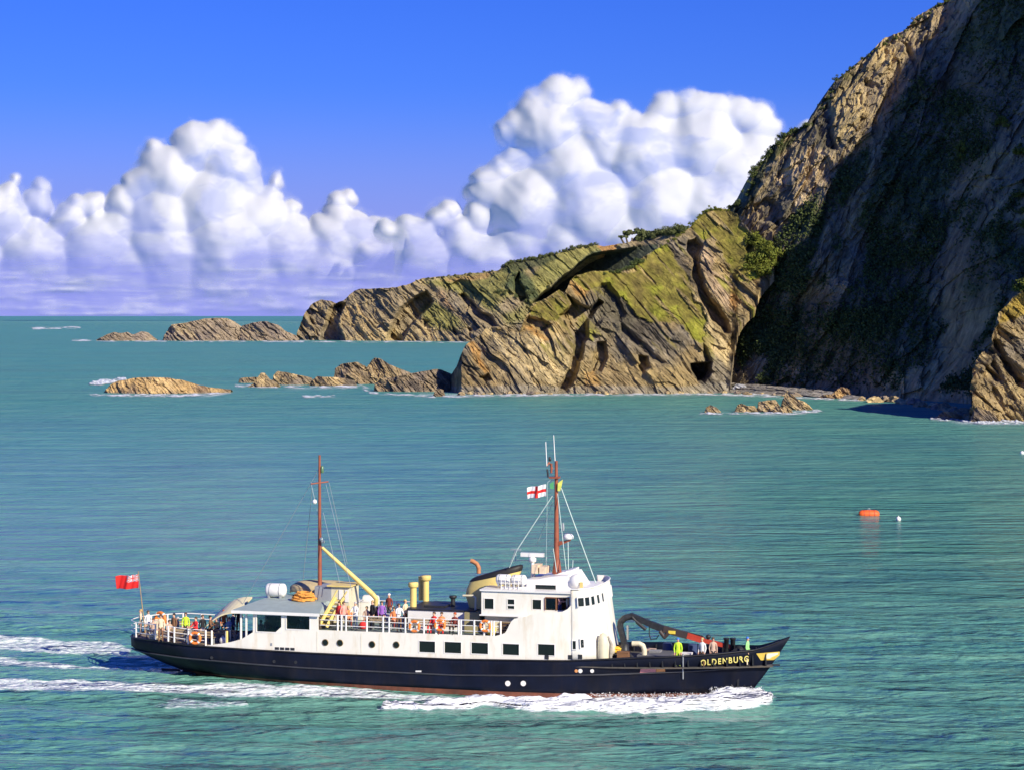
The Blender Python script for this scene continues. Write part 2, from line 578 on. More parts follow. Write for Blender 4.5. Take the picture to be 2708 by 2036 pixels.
def relief(name, ridge, base, slope, nu, nt, mat, shade, off, u_rng=None, fan=False, back=30.0, back_rows=10, yb=None, tpow=1.0, rough_px=2.0, seed=0, skirt=2.5, ridge_smooth=1.0):
    """a cliff: front surface between waterline and ridge line, then a top and a back that fall away behind it"""
    ua, ub = u_rng or (ridge[0][0], ridge[-1][0])
    us = np.linspace(ua, ub, nu)
    vr = ridge_interp(ridge, us) + rough_px * fbm(us / 14.0, us * 0 + seed, us * 0, 4, seed + 3)
    vb = ridge_interp(base, us)
    vr = np.minimum(vr, vb - .3)
    t = np.linspace(0, 1, nt) ** tpow
    Ug = np.broadcast_to(us, (nt, nu)).copy()
    Vg = vb[None, :] + (vr - vb)[None, :] * t[:, None]
    Yb = (ridge_interp(yb, us) if yb is not None else CH * FP / (vb - V0))[None, :]
    c = (Vg - V0) / FP
    s = slope(Ug, t[:, None]) if callable(slope) else slope
    Z = (CH - c * Yb) / (1 + c * s)
    zb = Z[0:1]
    Y = Yb + s * (Z)
    X = (Ug - U0) / FP * Y
    Z = CH - c * Y
    alb = shade(Ug, Vg, X, Y, Z)
    O = off(Ug, Vg, X, Y, Z)
    Y2 = Y + O
    # skirt below the water
    rows = [(X[0], Y2[0] , Z[0] - skirt)]
    Xs = np.concatenate([X[0:1], X]); Ys = np.concatenate([Y2[0:1] - .5, Y2]); Zs = np.concatenate([Z[0:1] - skirt, Z])
    al = np.concatenate([alb[0:1], alb])
    # back
    kb = np.linspace(0, 1, back_rows + 1)[1:]
    Xb, Yk, Zk = [], [], []
    for k in kb:
        Xb.append(X[-1] * ((Y2[-1] + back * k) / Y2[-1] if fan else 1)); Yk.append(Y2[-1] + back * k)
        drop = k ** 1.6
        Zk.append(Z[-1] * (1 - drop) - skirt * drop + (1 - k) * .6 * fbm(X[-1] / 3, Yk[-1] / 3, X[-1] * 0, 3, seed + 50) * min(1, 4 * k))
    Xs = np.concatenate([Xs, np.array(Xb)]); Ys = np.concatenate([Ys, np.array(Yk)]); Zs = np.concatenate([Zs, np.array(Zk)])
    al = np.concatenate([al] + [alb[-1:]] * back_rows)
    o = grid_obj(name, Xs, Ys, Zs, mat, al)
    return o, (Xs, Ys, Zs)

def lerp(a, b, m):
    return a * (1 - m[..., None]) + np.array(b)[None, None, :] * m[..., None]

def dipc(X, Z, deg):
    r = radians(deg)
    return X * cos(r) + Z * sin(r), -X * sin(r) + Z * cos(r)

def rock_base(X, Y, Z, seed, cols, dip=-48, sc_=1.0):
    a, b = dipc(X, Z, dip)
    n1 = fbm(a / 26 * sc_, b / 6 * sc_, Y / 30 * sc_, 4, seed)
    n2 = fbm(X / 16 * sc_, Z / 16 * sc_, Y / 16 * sc_, 3, seed + 9)
    alb = np.empty(X.shape + (3,)); alb[:] = cols[0]
    alb = lerp(alb, cols[1], sstep(n1, -.05, .35))
    alb = lerp(alb, cols[2], sstep(n2, .05, .45))
    alb = lerp(alb, cols[3], sstep(-n1 + .3 * n2, .15, .5))
    return alb, n1, n2

def rock_off(X, Z, seed, dip, big=(14, 4, 1.15), mid=(6, 1.8, .5), fine=(2.4, .8, .26), vf=(1.0, .36, .14)):
    a, b = dipc(X, Z, dip)
    a2 = a + 3 * fbm(X / 12, Z / 12, X * 0, 2, seed + 1)
    b2 = b + 1.6 * fbm(X / 10, Z / 10, X * 0 + 4, 2, seed + 2)
    o = 0
    for i, (la, lb, am) in enumerate((big, mid, fine, vf)):
        o = o + am * facets(a2 / la, b2 / lb, seed + 10 * i, .55)
    la, lb, am = big
    o = o + am * 1.1 * fbm(a2 / (la * 1.2), b2 / (lb * .36), X * 0, 4, seed + 77, .6) + am * .9 * fbm(a2 / (la * 2), b2 / (lb * 1.3), X * 0, 3, seed + 78)
    return o

ROCK = ((.37, .275, .135), (.50, .375, .17), (.28, .235, .165), (.13, .11, .08))
GRASS = (.25, .215, .045); GRASS2 = (.20, .16, .045); PALE = (.62, .49, .26); ORANGE = (.60, .34, .10); SCRUB = (.045, .065, .020)
m_near = rock_mat('headland_rock', 1.0, -48, 5, bump=.9, contrast=.55)
m_far = rock_mat('distant_rock', .45, -42, 5, bump=.8)
m_mtn = rock_mat('mountain_rock', .8, 62, 4, contrast=.5)
m_rock = rock_mat('sea_rock', 1.6, -40, 4)

# ---- near headland
R_NEAR = [(1180,1030),(1186,1000),(1207,969),(1218,940),(1231,913),(1240,907),(1273,882),(1283,871),(1327,864),(1360,872),(1374,878),(1385,849),(1399,824),(1406,806),(1443,791),(1479,766),(1493,775),(1500,764),(1508,741),(1522,728),(1569,719),(1645,716),(1674,703),(1684,693),(1715,672),(1749,653),(1781,632),(1825,603),(1854,567),(1872,558),(1897,552),(1926,556),(1947,568),(1980,612),(2005,630),(2034,650),(2043,690),(2050,712)]
B_NEAR = [(1180,1036),(1220,1042),(1560,1040),(1880,1036),(1925,1034),(1936,1000),(1944,930),(1952,870),(1975,835),(1998,815),(2008,770),(2036,740),(2050,722)]
YB_NEAR = [(1180,668),(1220,650),(1560,648),(1700,650),(1925,654),(1980,650),(2050,646)]
CUT = [  # recesses of the near headland: outline, depth in metres
 ([(1374,884),(1384,852),(1400,834),(1460,856),(1446,872),(1405,876)], 4),
 ([(1500,778),(1530,800),(1560,812),(1585,790),(1597,800),(1560,850),(1553,900),(1536,950),(1524,1000),(1500,1036),(1478,1036),(1506,970),(1522,900),(1500,850),(1478,836),(1510,806)], 9),
 ([(1560,838),(1587,752),(1612,748),(1640,790),(1660,830),(1640,852),(1600,846),(1575,868)], 4.0),
 ([(1580,905),(1605,905),(1612,945),(1590,985),(1562,990),(1570,950)], 6),
 ([(1818,636),(1842,628),(1856,650),(1848,700),(1866,760),(1890,800),(1928,850),(1936,880),(1920,885),(1880,846),(1850,790),(1832,730),(1830,690),(1815,660)], 8),
 ([(1826,962),(1884,958),(1882,985),(1866,1012),(1850,1012),(1832,985)], 16),
 ([(1860,908),(1874,925),(1884,958),(1868,960),(1856,930)], 5),
 ([(1690,940),(1716,942),(1718,970),(1700,990),(1688,970)], 7),
 ([(1268,1000),(1290,988),(1300,1006),(1282,1016)], 5),
 ([(1640,850),(1700,905),(1760,960),(1745,965),(1690,925),(1640,880)], 3),
 ([(1975,700),(1990,690),(1996,640),(1985,640),(1972,660)], 3.5),
 ([(1430,868),(1448,862),(1450,880),(1420,885)], 3),
]
def near_off(U, V, X, Y, Z):
    wu_ = U + 5 * fbm(X / 2.5, Z / 2.5, X * 0, 3, 401); wv_ = V + 5 * fbm(X / 2.5, Z / 2.5, X * 0 + 7, 3, 402)
    o = rock_off(X, Z, 411, -50)
    gr = near_grass(U, V, X, Z)
    o = o * (1 - .72 * gr)
    for poly, d in CUT:
        o = o + d * sstep(sdf(wu_, wv_, poly), -3, 7)
    # broad buttresses
    o = o + 3.0 * np.sin((U - 1200) / 62.0 + V / 120.0) * (1 - .4 * gr)
    edge = sstep(U, 1985, 2052)
    o = o + 6 * (1 - sstep(U, 1180, 1215))
    return o
NG = [[(1399,824),(1440,794),(1479,768),(1508,800),(1475,849),(1457,853),(1406,835)],
      [(1510,742),(1569,719),(1645,722),(1610,744),(1575,757),(1545,770),(1525,760)],
      [(1590,733),(1666,718),(1700,685),(1760,645),(1776,650),(1822,735),(1858,826),(1866,912),(1848,905),(1774,852),(1712,852),(1672,830),(1638,785),(1612,756)],
      [(1800,622),(1861,560),(1926,552),(1980,610),(2010,640),(2038,660),(2044,720),(2005,735),(1985,750),(1933,711),(1882,642),(1861,632),(1832,596)]]
def near_grass(U, V, X, Z):
    wu_ = U + 20 * fbm(X / 4, Z / 4, X * 0, 5, 301, .6); wv_ = V + 20 * fbm(X / 4, Z / 4, X * 0 + 3, 5, 302, .6)
    g = 0
    for p_ in NG: g = np.maximum(g, sstep(sdf(wu_, wv_, p_), -4, 5))
    a, b = dipc(X, Z, -50)
    st = fbm(a / 12, b / 1.3, X * 0, 3, 333)
    g = g * (1 - .8 * sstep(st, .10, .34))
    led = sstep(fbm(a / 9, b / 1.8, X * 0, 4, 345), .16, .36) * sstep(980 - V, 0, 90) * sstep(U, 1300, 1380)
    return np.maximum(g, .6 * led)
def near_shade(U, V, X, Y, Z):
    alb, n1, n2 = rock_base(X, Y, Z, 421, ROCK, -50)
    wu_ = U + 6 * fbm(X / 3, Z / 3, X * 0, 3, 303); wv_ = V + 6 * fbm(X / 3, Z / 3, X * 0 + 3, 3, 304)
    def pm(p_, w=5): return sstep(sdf(wu_, wv_, p_), -w, w)
    alb = lerp(alb, PALE, .8 * pm([(1287,867),(1334,878),(1374,878),(1443,904),(1515,951),(1519,994),(1464,1019),(1406,994),(1352,961),(1320,922)]))
    alb = lerp(alb, PALE, .8 * pm([(1817,745),(1850,800),(1890,860),(1935,930),(1932,980),(1900,950),(1868,905),(1850,830)]))
    alb = lerp(alb, ORANGE, .8 * pm([(1232,910),(1250,905),(1270,925),(1272,945),(1295,985),(1280,990),(1255,950)]))
    alb = lerp(alb, ORANGE, .7 * pm([(1503,742),(1520,745),(1560,768),(1545,790),(1522,782)]))
    alb = lerp(alb, ORANGE, .7 * pm([(1385,865),(1410,862),(1455,900),(1440,905)]))
    alb = lerp(alb, ORANGE, .6 * pm([(1550,985),(1570,980),(1590,1010),(1580,1030),(1545,1030)]))
    alb = lerp(alb, (.50, .37, .24), .8 * pm([(1855,650),(1890,680),(1880,715),(1945,755),(1950,800),(1945,840),(1915,820),(1880,770),(1850,700)]))
    alb = lerp(alb, ORANGE, .7 * pm([(1926,760),(1950,770),(1950,820),(1930,815)]))
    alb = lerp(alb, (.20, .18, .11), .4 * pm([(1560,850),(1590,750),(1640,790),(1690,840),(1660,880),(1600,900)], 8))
    g = near_grass(U, V, X, Z)
    alb = lerp(alb, GRASS, g)
    gn = fbm(X / 5, Z / 5, Y / 5, 4, 340)
    alb = lerp(alb, GRASS2, g * sstep(gn, 0, .4))
    alb = lerp(alb, (.31, .31, .04), g * sstep(-gn, .05, .4))
    band = sstep(3.0 - Z + 1.2 * n2, 0, 1.2)
    alb = lerp(alb, (.36, .32, .25), .7 * band)
    return alb
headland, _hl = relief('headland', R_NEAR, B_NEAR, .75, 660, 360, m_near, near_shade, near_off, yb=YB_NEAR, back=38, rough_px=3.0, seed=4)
tag(headland, 'rocky green topped headland with slanting strata beside the cove', 'headland', kind='structure')

# ---- far headland
R_FAR = [(779,896),(782,885),(795,850),(808,820),(825,804),(847,794),(875,797),(887,802),(905,796),(920,784),(935,770),(951,764),(1030,763),(1074,755),(1117,737),(1197,728),(1316,716),(1345,696),(1414,683),(1464,674),(1515,656),(1569,648),(1600,652),(1634,646),(1666,640),(1690,618),(1738,611),(1774,609),(1799,613),(1860,640),(1900,700)]
B_FAR = [(779,900),(1240,904),(1900,906)]
FCUT = [([(1131,768),(1100,782),(1060,815),(1040,850),(1023,895),(1030,908),(1060,908),(1085,868),(1112,835),(1145,800)], 24),
        ([(872,812),(862,845),(848,880),(845,906),(918,906),(896,858),(900,825),(915,800),(895,800)], 20),
        ([(1212,780),(1228,778),(1262,812),(1300,838),(1316,862),(1300,866),(1262,845),(1236,815)], 16),
        ([(1355,740),(1372,720),(1385,760),(1400,790),(1380,800),(1358,780)], 16),
        ([(1115,845),(1135,850),(1120,868)], 8), ([(1232,868),(1250,872),(1245,895)], 10), ([(1195,862),(1225,885),(1205,890)], 8),
        ([(806,830),(826,850),(836,862),(822,862)], 8)]
def far_off(U, V, X, Y, Z):
    wu_ = U + 5 * fbm(X / 9, Z / 9, X * 0, 3, 501); wv_ = V + 4 * fbm(X / 9, Z / 9, X * 0 + 7, 3, 502)
    o = rock_off(X, Z, 511, -45, (42, 12, 4.2), (18, 5, 1.8), (8, 2.4, 1.0), (4, 1.2, .5))
    o = o * (1 - .5 * sstep(V, 760, 735))
    for poly, d in FCUT:
        o = o + d * sstep(sdf(wu_, wv_, poly), -3, 6)
    val = sstep(sdf(wu_, wv_, [(1412,800),(1464,752),(1551,680),(1580,668),(1670,656),(1720,640),(1720,800)]), -3, 6)
    o = o * (1 - .6 * val) + val * 1.15 * .37 * np.clip(1725 - U, 0, 320)
    return o + 8 * np.sin(U / 55.0 + V / 70.0) * (1 - val)
def far_shade(U, V, X, Y, Z):
    alb, n1, n2 = rock_base(X, Y, Z, 521, ((.33, .26, .15), (.46, .355, .18), (.28, .235, .16), (.17, .14, .10)), -45, .4)
    wu_ = U + 7 * fbm(X / 9, Z / 9, X * 0, 3, 503); wv_ = V + 7 * fbm(X / 9, Z / 9, X * 0 + 3, 3, 504)
    def pm(p_, w=5): return sstep(sdf(wu_, wv_, p_), -w, w)
    g = np.maximum(pm([(1117,745),(1200,728),(1316,716),(1345,700),(1560,650),(1640,650),(1500,720),(1420,790),(1440,830),(1350,860),(1300,830),(1250,790),(1200,770)], 9), 0)
    g = np.maximum(g, pm([(1105,815),(1150,800),(1200,830),(1240,860),(1190,880),(1130,860)], 8))
    alb = lerp(alb, (.25, .235, .065), .85 * g * sstep(n2, -.5, .0))
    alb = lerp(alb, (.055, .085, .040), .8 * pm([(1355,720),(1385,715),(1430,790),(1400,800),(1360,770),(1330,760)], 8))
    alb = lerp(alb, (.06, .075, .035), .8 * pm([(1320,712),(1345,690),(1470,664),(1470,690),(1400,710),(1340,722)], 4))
    alb = lerp(alb, (.055, .075, .050), .9 * pm([(1412,800),(1464,752),(1551,680),(1580,666),(1670,654),(1740,640),(1740,800)], 4))  # dark scrub tone that also paints in the valley's shade
    alb = lerp(alb, (.42, .26, .11), .7 * pm([(1160,742),(1200,732),(1300,722),(1290,735),(1220,745)], 4))
    alb = lerp(alb, (.50, .27, .10), .85 * pm([(1578,655),(1596,648),(1634,646),(1625,662),(1590,670)], 3))
    alb = lerp(alb, (.55, .40, .18), .75 * pm([(905,800),(940,805),(985,870),(1010,905),(965,900),(920,860),(900,830)], 6))
    alb = lerp(alb, (.45, .28, .14), .5 * pm([(1150,770),(1175,770),(1200,820),(1180,815)], 5))
    return alb
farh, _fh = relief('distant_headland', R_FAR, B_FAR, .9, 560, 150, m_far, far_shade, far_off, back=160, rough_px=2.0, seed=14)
tag(farh, 'far rocky headland running out to a point under the clouds', 'headland', kind='structure')

# ---- mountain
R_MTN = [(1760,680),(1820,625),(1900,572),(1938,545),(1972,534),(1984,505),(1990,470),(2005,440),(2034,410),(2052,382),(2080,358),(2136,332),(2144,313),(2169,286),(2186,252),(2207,215),(2262,173),(2296,143),(2342,97),(2392,82),(2426,42),(2476,17),(2510,0),(2600,-70),(2708,-150),(2850,-230),(3050,-300)]
B_MTN = [(1760,1026),(1900,1030),(2100,1042),(2300,1056),(2500,1072),(2620,1086),(2708,1096),(3050,1100)]
YB_MTN = [(1760,690),(1900,684),(2100,650),(2300,620),(2500,590),(2620,560),(2708,545),(3050,520)]
MCUT = [([(2150,320),(2175,300),(2195,270),(2205,300),(2200,360),(2215,400),(2190,400),(2165,370)], 4),
        ([(2385,108),(2400,115),(2425,160),(2422,178),(2405,150)], 4),
        ([(2280,205),(2300,215),(2330,235),(2320,245),(2285,225)], 3),
        ([(2060,455),(2110,430),(2130,420),(2120,440),(2090,470),(2075,500),(2060,480)], 3),
        ([(1985,545),(2030,520),(2060,540),(2060,600),(2010,590)], 3.5)]
def mtn_off(U, V, X, Y, Z):
    wu_ = U + 6 * fbm(X / 3, Z / 3, X * 0, 3, 601); wv_ = V + 6 * fbm(X / 3, Z / 3, X * 0 + 7, 3, 602)
    o = 1.25 * rock_off(X, Z, 611, 60, (26, 7, 2.2), (9, 3, 1.3), (3.2, 1.1, .6)) + .7 * facets(X / 2.2, Z / 3.4, 640, 1.0)
    for poly, d in MCUT:
        o = o + d * sstep(sdf(wu_, wv_, poly), -3, 6)
    return o + 4 * np.sin(U / 70.0 - V / 95.0) * sstep(V, 500, 700)
MV = [(1900,560),(1972,534),(2000,470),(2060,420),(2100,380),(2150,330),(2120,420),(2060,520),(2110,570),(2480,120),(2560,40),(3100,-320),(3100,1110),(1900,1100)]
def mtn_shade(U, V, X, Y, Z):
    alb, n1, n2 = rock_base(X, Y, Z, 621, ((.34, .265, .15), (.50, .385, .19), (.27, .225, .14), (.14, .125, .085)), 60, .8)
    wu_ = U + 10 * fbm(X / 4, Z / 4, X * 0, 4, 603); wv_ = V + 10 * fbm(X / 4, Z / 4, X * 0 + 3, 4, 604)
    def pm(p_, w=5): return sstep(sdf(wu_, wv_, p_), -w, w)
    alb = lerp(alb, (.52, .40, .19), .65 * pm([(2180,260),(2260,200),(2290,290),(2300,300),(2240,370),(2215,400),(2200,330)], 8))
    alb = lerp(alb, (.55, .42, .24), .7 * pm([(2045,470),(2150,380),(2200,420),(2180,480),(2110,564),(2095,520),(2110,460),(2070,520)], 6))
    alb = lerp(alb, (.22, .20, .055), .7 * sstep(n2, -.1, .2) * pm([(2180,200),(2420,60),(2500,20),(2500,90),(2300,220)], 10))
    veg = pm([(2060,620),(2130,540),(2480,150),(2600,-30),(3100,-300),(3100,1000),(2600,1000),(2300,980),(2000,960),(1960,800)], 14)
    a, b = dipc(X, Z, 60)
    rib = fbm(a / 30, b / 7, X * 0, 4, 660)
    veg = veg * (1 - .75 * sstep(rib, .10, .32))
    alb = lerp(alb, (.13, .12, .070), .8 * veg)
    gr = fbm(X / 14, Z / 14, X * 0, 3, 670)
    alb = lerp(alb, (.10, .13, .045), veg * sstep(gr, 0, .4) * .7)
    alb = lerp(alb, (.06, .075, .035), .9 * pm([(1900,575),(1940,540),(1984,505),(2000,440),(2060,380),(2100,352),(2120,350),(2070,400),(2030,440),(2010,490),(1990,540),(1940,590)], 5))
    low = sstep(1015 - V, 0, -25)
    return alb
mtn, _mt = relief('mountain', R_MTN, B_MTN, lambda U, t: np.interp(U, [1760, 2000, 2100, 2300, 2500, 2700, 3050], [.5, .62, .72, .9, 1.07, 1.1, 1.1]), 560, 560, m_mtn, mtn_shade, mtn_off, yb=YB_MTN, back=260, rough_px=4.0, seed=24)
tag(mtn, 'tall steep mountain face with a sunlit ridge and shaded scrub slope', 'mountain', kind='structure')

# ---- spur of the same mountain beyond the right edge of the view
EDGE_ON_FACE = [(63,690,5),(64,690,23),(83,690,42),(93,690,57),(114,692,83),(136,713,115),(148,728,130)]   # where the spur's shadow ends on the slope
CREST = np.array([(EDGE_ON_FACE[0][0] + 150 * SUN.x, EDGE_ON_FACE[0][1] + 150 * SUN.y - 14, 36)] + [(a + 150 * SUN.x, b + 150 * SUN.y, c + 150 * SUN.z) for a, b, c in EDGE_ON_FACE] + [(270, 720, 225), (340, 800, 230)], float)
gx, gy = np.meshgrid(np.linspace(115, 430, 210), np.linspace(470, 860, 230))
best = np.full(gx.shape, 1e9); hz = np.zeros(gx.shape); side = np.zeros(gx.shape)
for (x0, y0, z0), (x1, y1, z1) in zip(CREST[:-1], CREST[1:]):
    ex, ey = x1 - x0, y1 - y0
    t = np.clip(((gx - x0) * ex + (gy - y0) * ey) / (ex * ex + ey * ey), 0, 1)
    d = np.hypot(gx - x0 - t * ex, gy - y0 - t * ey)
    m = d < best
    best = np.where(m, d, best); hz = np.where(m, z0 + t * (z1 - z0), hz)
    side = np.where(m, (gx - x0) * ey - (gy - y0) * ex, side)
wide = np.where(side > 0, .55, 2.6)     # gentle inland (right), steep over the cove (left)
zs = hz - best * wide + 5 * fbm(gx / 14, gy / 14, gx * 0, 4, 90)
zs = np.where(side > 0, np.maximum(zs, hz * .2), zs)
zs = np.clip(zs, -3, None)
keep = U0 + FP * gx / gy
zs = np.where(keep < 2770, -3.0, zs)
alb = np.empty(gx.shape + (3,)); alb[:] = (.20, .18, .12)
alb = lerp(alb, (.12, .13, .04), sstep(fbm(gx / 20, gy / 20, zs / 20, 3, 91), -.2, .3))
spur = grid_obj('hillside', gx, gy, zs, m_mtn, alb)
tag(spur, 'spur of the mountain rising on the right of the cove', 'hillside', kind='structure')

# ---- cliff nose at the right edge
R_NOSE = [(2566,1010),(2573,989),(2580,962),(2595,938),(2608,926),(2630,872),(2637,842),(2659,813),(2690,780),(2708,764),(2800,700),(2950,620),(3100,570)]
B_NOSE = [(2566,1114),(2708,1114),(3100,1114)]
def nose_off(U, V, X, Y, Z):
    o = rock_off(X, Z, 711, -52, (12, 4, 1.6), (5, 1.8, 1.0), (2, .8, .5))
    wu_ = U + 4 * fbm(X / 2, Z / 2, X * 0, 3, 701); wv_ = V + 4 * fbm(X / 2, Z / 2, X * 0 + 7, 3, 702)
    for poly, d in [([(2606,975),(2630,955),(2655,1005),(2640,1015),(2600,1000)], 3.0), ([(2620,900),(2640,900),(2700,1000),(2716,1010),(2716,1030),(2690,1020),(2650,950)], 5)]:
        o = o + d * sstep(sdf(wu_, wv_, poly), -3, 5)
    return o
def nose_shade(U, V, X, Y, Z):
    alb, n1, n2 = rock_base(X, Y, Z, 721, ROCK, -52, 1.2)
    wu_ = U + 5 * fbm(X / 2, Z / 2, X * 0, 3, 703); wv_ = V + 5 * fbm(X / 2, Z / 2, X * 0 + 3, 3, 704)
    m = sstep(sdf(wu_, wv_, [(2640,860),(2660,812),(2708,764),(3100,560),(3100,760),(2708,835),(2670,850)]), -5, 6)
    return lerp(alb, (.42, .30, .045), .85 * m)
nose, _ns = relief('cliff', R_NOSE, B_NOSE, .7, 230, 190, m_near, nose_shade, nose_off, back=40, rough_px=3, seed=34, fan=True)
tag(nose, 'ochre sunlit cliff at the right edge below the mountain', 'cliff', kind='structure')

# ---- beach under the cove
bu = [(1550,1034),(1700,1024),(1850,1018),(1940,1012),(2060,1022),(2160,1030),(2290,1050)]
bb = [(1550,1041),(1800,1040),(1940,1039),(2100,1048),(2290,1058)]
def bshade(U, V, X, Y, Z):
    alb, n1, n2 = rock_base(X, Y, Z, 741, ((.34, .30, .23), (.42, .38, .30), (.26, .25, .22), (.2, .18, .15)), -10, 1.5)
    return alb
beach, _ = relief('beach', bu, bb, 4.5, 260, 30, m_rock, bshade, lambda U, V, X, Y, Z: 1.2 * facets(X / 3, Z / .5, 751, .8), back=30, rough_px=2, seed=44, skirt=1)
tag(beach, 'strip of grey shingle beach at the foot of the cove', 'beach', kind='structure')

# ---- rocks standing in the sea
TAN = ((.36, .27, .15), (.50, .38, .20), (.28, .22, .16), (.16, .13, .10))
def sea_rock(label, outline, vb, cols=TAN, group=None, slope=.7, dip=-42, yb=None, depth=None, sc_=1.0, name='sea_rock'):
    u0, u1 = outline[0][0], outline[-1][0]
    wpx = u1 - u0
    vbv = vb
    Yb = yb or CH * FP / (vbv - V0)
    m_per_px = Yb / FP
    hgt = (vb - min(p_[1] for p_ in outline)) * m_per_px
    nu = int(min(260, max(40, wpx * 1.5))); ntt = int(min(90, max(16, (vb - min(p_[1] for p_ in outline)) * 1.5)))
    w_m = wpx * m_per_px
    sd = random.randint(0, 9999)
    def off(U, V, X, Y, Z):
        s_ = max(.35, hgt / 12)
        o = rock_off(X, Z, sd, dip, (9 * s_, 3 * s_, 1.3 * s_), (4 * s_, 1.4 * s_, .7 * s_), (1.5 * s_, .6 * s_, .3 * s_))
        e = (U - u0) / wpx
        return o + w_m * .25 * ((2 * e - 1) ** 2)
    def shade(U, V, X, Y, Z):
        alb, n1, n2 = rock_base(X, Y, Z, sd, cols, dip, 2.2 * sc_)
        wet = sstep(.9 * max(1, m_per_px * 6) * .6 - Z + .4 * n2, 0, .5)
        return lerp(alb, (.30, .25, .18), .6 * wet)
    o, _ = relief(name, outline, [(u0, vb), (u1, vb)], slope, nu, ntt, m_rock, shade, off, yb=[(u0, Yb), (u1, Yb)], back=max(2.5, min(w_m * .6, hgt * 1.6)), back_rows=8, rough_px=1.3, seed=sd % 97, skirt=1.2)
    tag(o, label, 'rock', group)
    return o
G1 = 'rocks standing off the headland'
G2 = 'skerries off the far headland'
G3 = 'rocks in the cove'
DARKT = ((.26, .20, .13), (.40, .30, .17), (.20, .16, .13), (.11, .09, .075))
sea_rock('long low ochre islet alone in the sea at far left', [(258,1040),(275,1024),(294,1011),(348,1001),(402,997),(440,999),(482,1006),(525,1020),(560,1027),(600,1033)], 1041, ((.50,.34,.15),(.60,.42,.19),(.38,.27,.15),(.25,.17,.10)), G1, slope=1.4)
sea_rock('flat thin ledge of rock at the left end of the chain', [(628,1013),(632,1001),(655,998),(690,997),(700,1012)], 1013, TAN, G1)
sea_rock('sharp pointed tooth of rock near the left end of the chain', [(650,1024),(672,1012),(690,987),(700,987),(712,1003),(728,1010),(740,1023)], 1024, TAN, G1)
sea_rock('rounded rock just right of the pointed tooth', [(715,1018),(722,992),(732,982),(756,985),(790,992),(822,1000),(824,1018)], 1018, TAN, G1)
sea_rock('low tan rock with a notch in the middle of the chain', [(814,1021),(822,1006),(838,996),(862,998),(886,997),(915,1001),(935,1008),(942,1020)], 1021, TAN, G1)
sea_rock('domed dark brown rock left of the peaked one', [(880,1016),(884,976),(900,963),(922,960),(945,958),(965,968),(980,980),(992,1016)], 1016, DARKT, G1)
sea_rock('peaked brown rock with a pale right flank', [(960,1016),(969,971),(980,955),(990,946),(1005,948),(1027,962),(1055,974),(1081,984),(1100,1000),(1110,1016)], 1016, TAN, G1)
sea_rock('broad broken rock touching the tip of the headland', [(985,1036),(988,1016),(1005,1001),(1040,998),(1081,988),(1131,981),(1150,976),(1168,979),(1196,992),(1204,1034)], 1036, DARKT, G1)
sea_rock('small boulder in the water below the headland tip', [(1144,1048),(1150,1032),(1160,1026),(1172,1030),(1178,1046)], 1048, DARKT, G1)
sea_rock('tiny outlying rock beside the small boulder', [(1206,1046),(1212,1040),(1226,1041),(1232,1046)], 1046, DARKT, G1)
FARC = ((.30,.235,.16),(.42,.33,.20),(.25,.20,.16),(.17,.14,.12))
sea_rock('outermost low skerry far out at left', [(247,899),(262,893),(280,885),(301,879),(320,881),(337,879),(352,886),(370,877),(388,881),(401,893),(408,899)], 902, FARC, G2, dip=-35, sc_=.4)
sea_rock('largest flat topped skerry with dark cleft', [(421,899),(439,867),(453,858),(489,854),(515,849),(540,843),(570,842),(598,842),(616,852),(634,866),(640,899)], 902, FARC, G2, dip=-38, sc_=.4)
sea_rock('skerry that reaches toward the far headland point', [(622,899),(636,862),(667,854),(690,851),(706,850),(735,860),(750,874),(779,888),(786,899)], 902, FARC, G2, dip=-38, sc_=.4)
sea_rock('small round rock leftmost in the cove water', [(1864,1091),(1868,1077),(1880,1071),(1894,1076),(1908,1089)], 1092, TAN, G3)
sea_rock('low jagged rock second from left in the cove water', [(1942,1090),(1952,1070),(1962,1067),(1975,1073),(1996,1072),(2008,1088)], 1090, TAN, G3)
sea_rock('blocky square topped rock in the cove water', [(2002,1088),(2008,1062),(2030,1058),(2052,1058),(2060,1068),(2072,1089)], 1090, TAN, G3)
sea_rock('low rock in front of the tall spike rock', [(2044,1090),(2052,1072),(2070,1076),(2085,1072),(2098,1090)], 1092, TAN, G3)
sea_rock('tall leaning spike rock in the cove water', [(2066,1082),(2072,1058),(2083,1031),(2092,1038),(2110,1056),(2128,1062),(2140,1070),(2152,1083)], 1085, TAN, G3)
sea_rock('bright orange slanting rock at the water edge under the mountain', [(2168,1052),(2180,1044),(2200,1042),(2215,1030),(2225,1024),(2240,1026),(2250,1032),(2256,1050)], 1054, ((.50,.34,.15),(.60,.42,.19),(.38,.27,.15),(.25,.17,.10)), G3)
sea_rock('small reddish rock left of the cliff foot', [(2477,1107),(2490,1092),(2502,1087),(2525,1091),(2545,1098),(2552,1108)], 1109, ((.40,.26,.16),(.52,.38,.20),(.3,.2,.15),(.2,.14,.1)), G3)
sea_rock('twin topped rock in the surf under the right hand cliff', [(2572,1114),(2578,1086),(2586,1073),(2600,1082),(2618,1084),(2632,1092),(2644,1114)], 1117, TAN, G3)
SH = ((.22,.21,.19),(.30,.29,.26),(.17,.16,.15),(.11,.11,.1))
G4 = 'fallen boulders on the beach'
sea_rock('lower grey boulder on the beach at the foot of the shaded cliff', [(1935,1024),(1945,1002),(1970,992),(1995,994),(2012,1003),(2020,1024)], 1028, SH, G4, dip=-8, yb=672)
sea_rock('larger stacked grey boulder on the beach behind the lower one', [(2000,1014),(2010,990),(2030,977),(2050,976),(2062,988),(2080,996),(2084,1014)], 1020, SH, G4, dip=-8, yb=680)
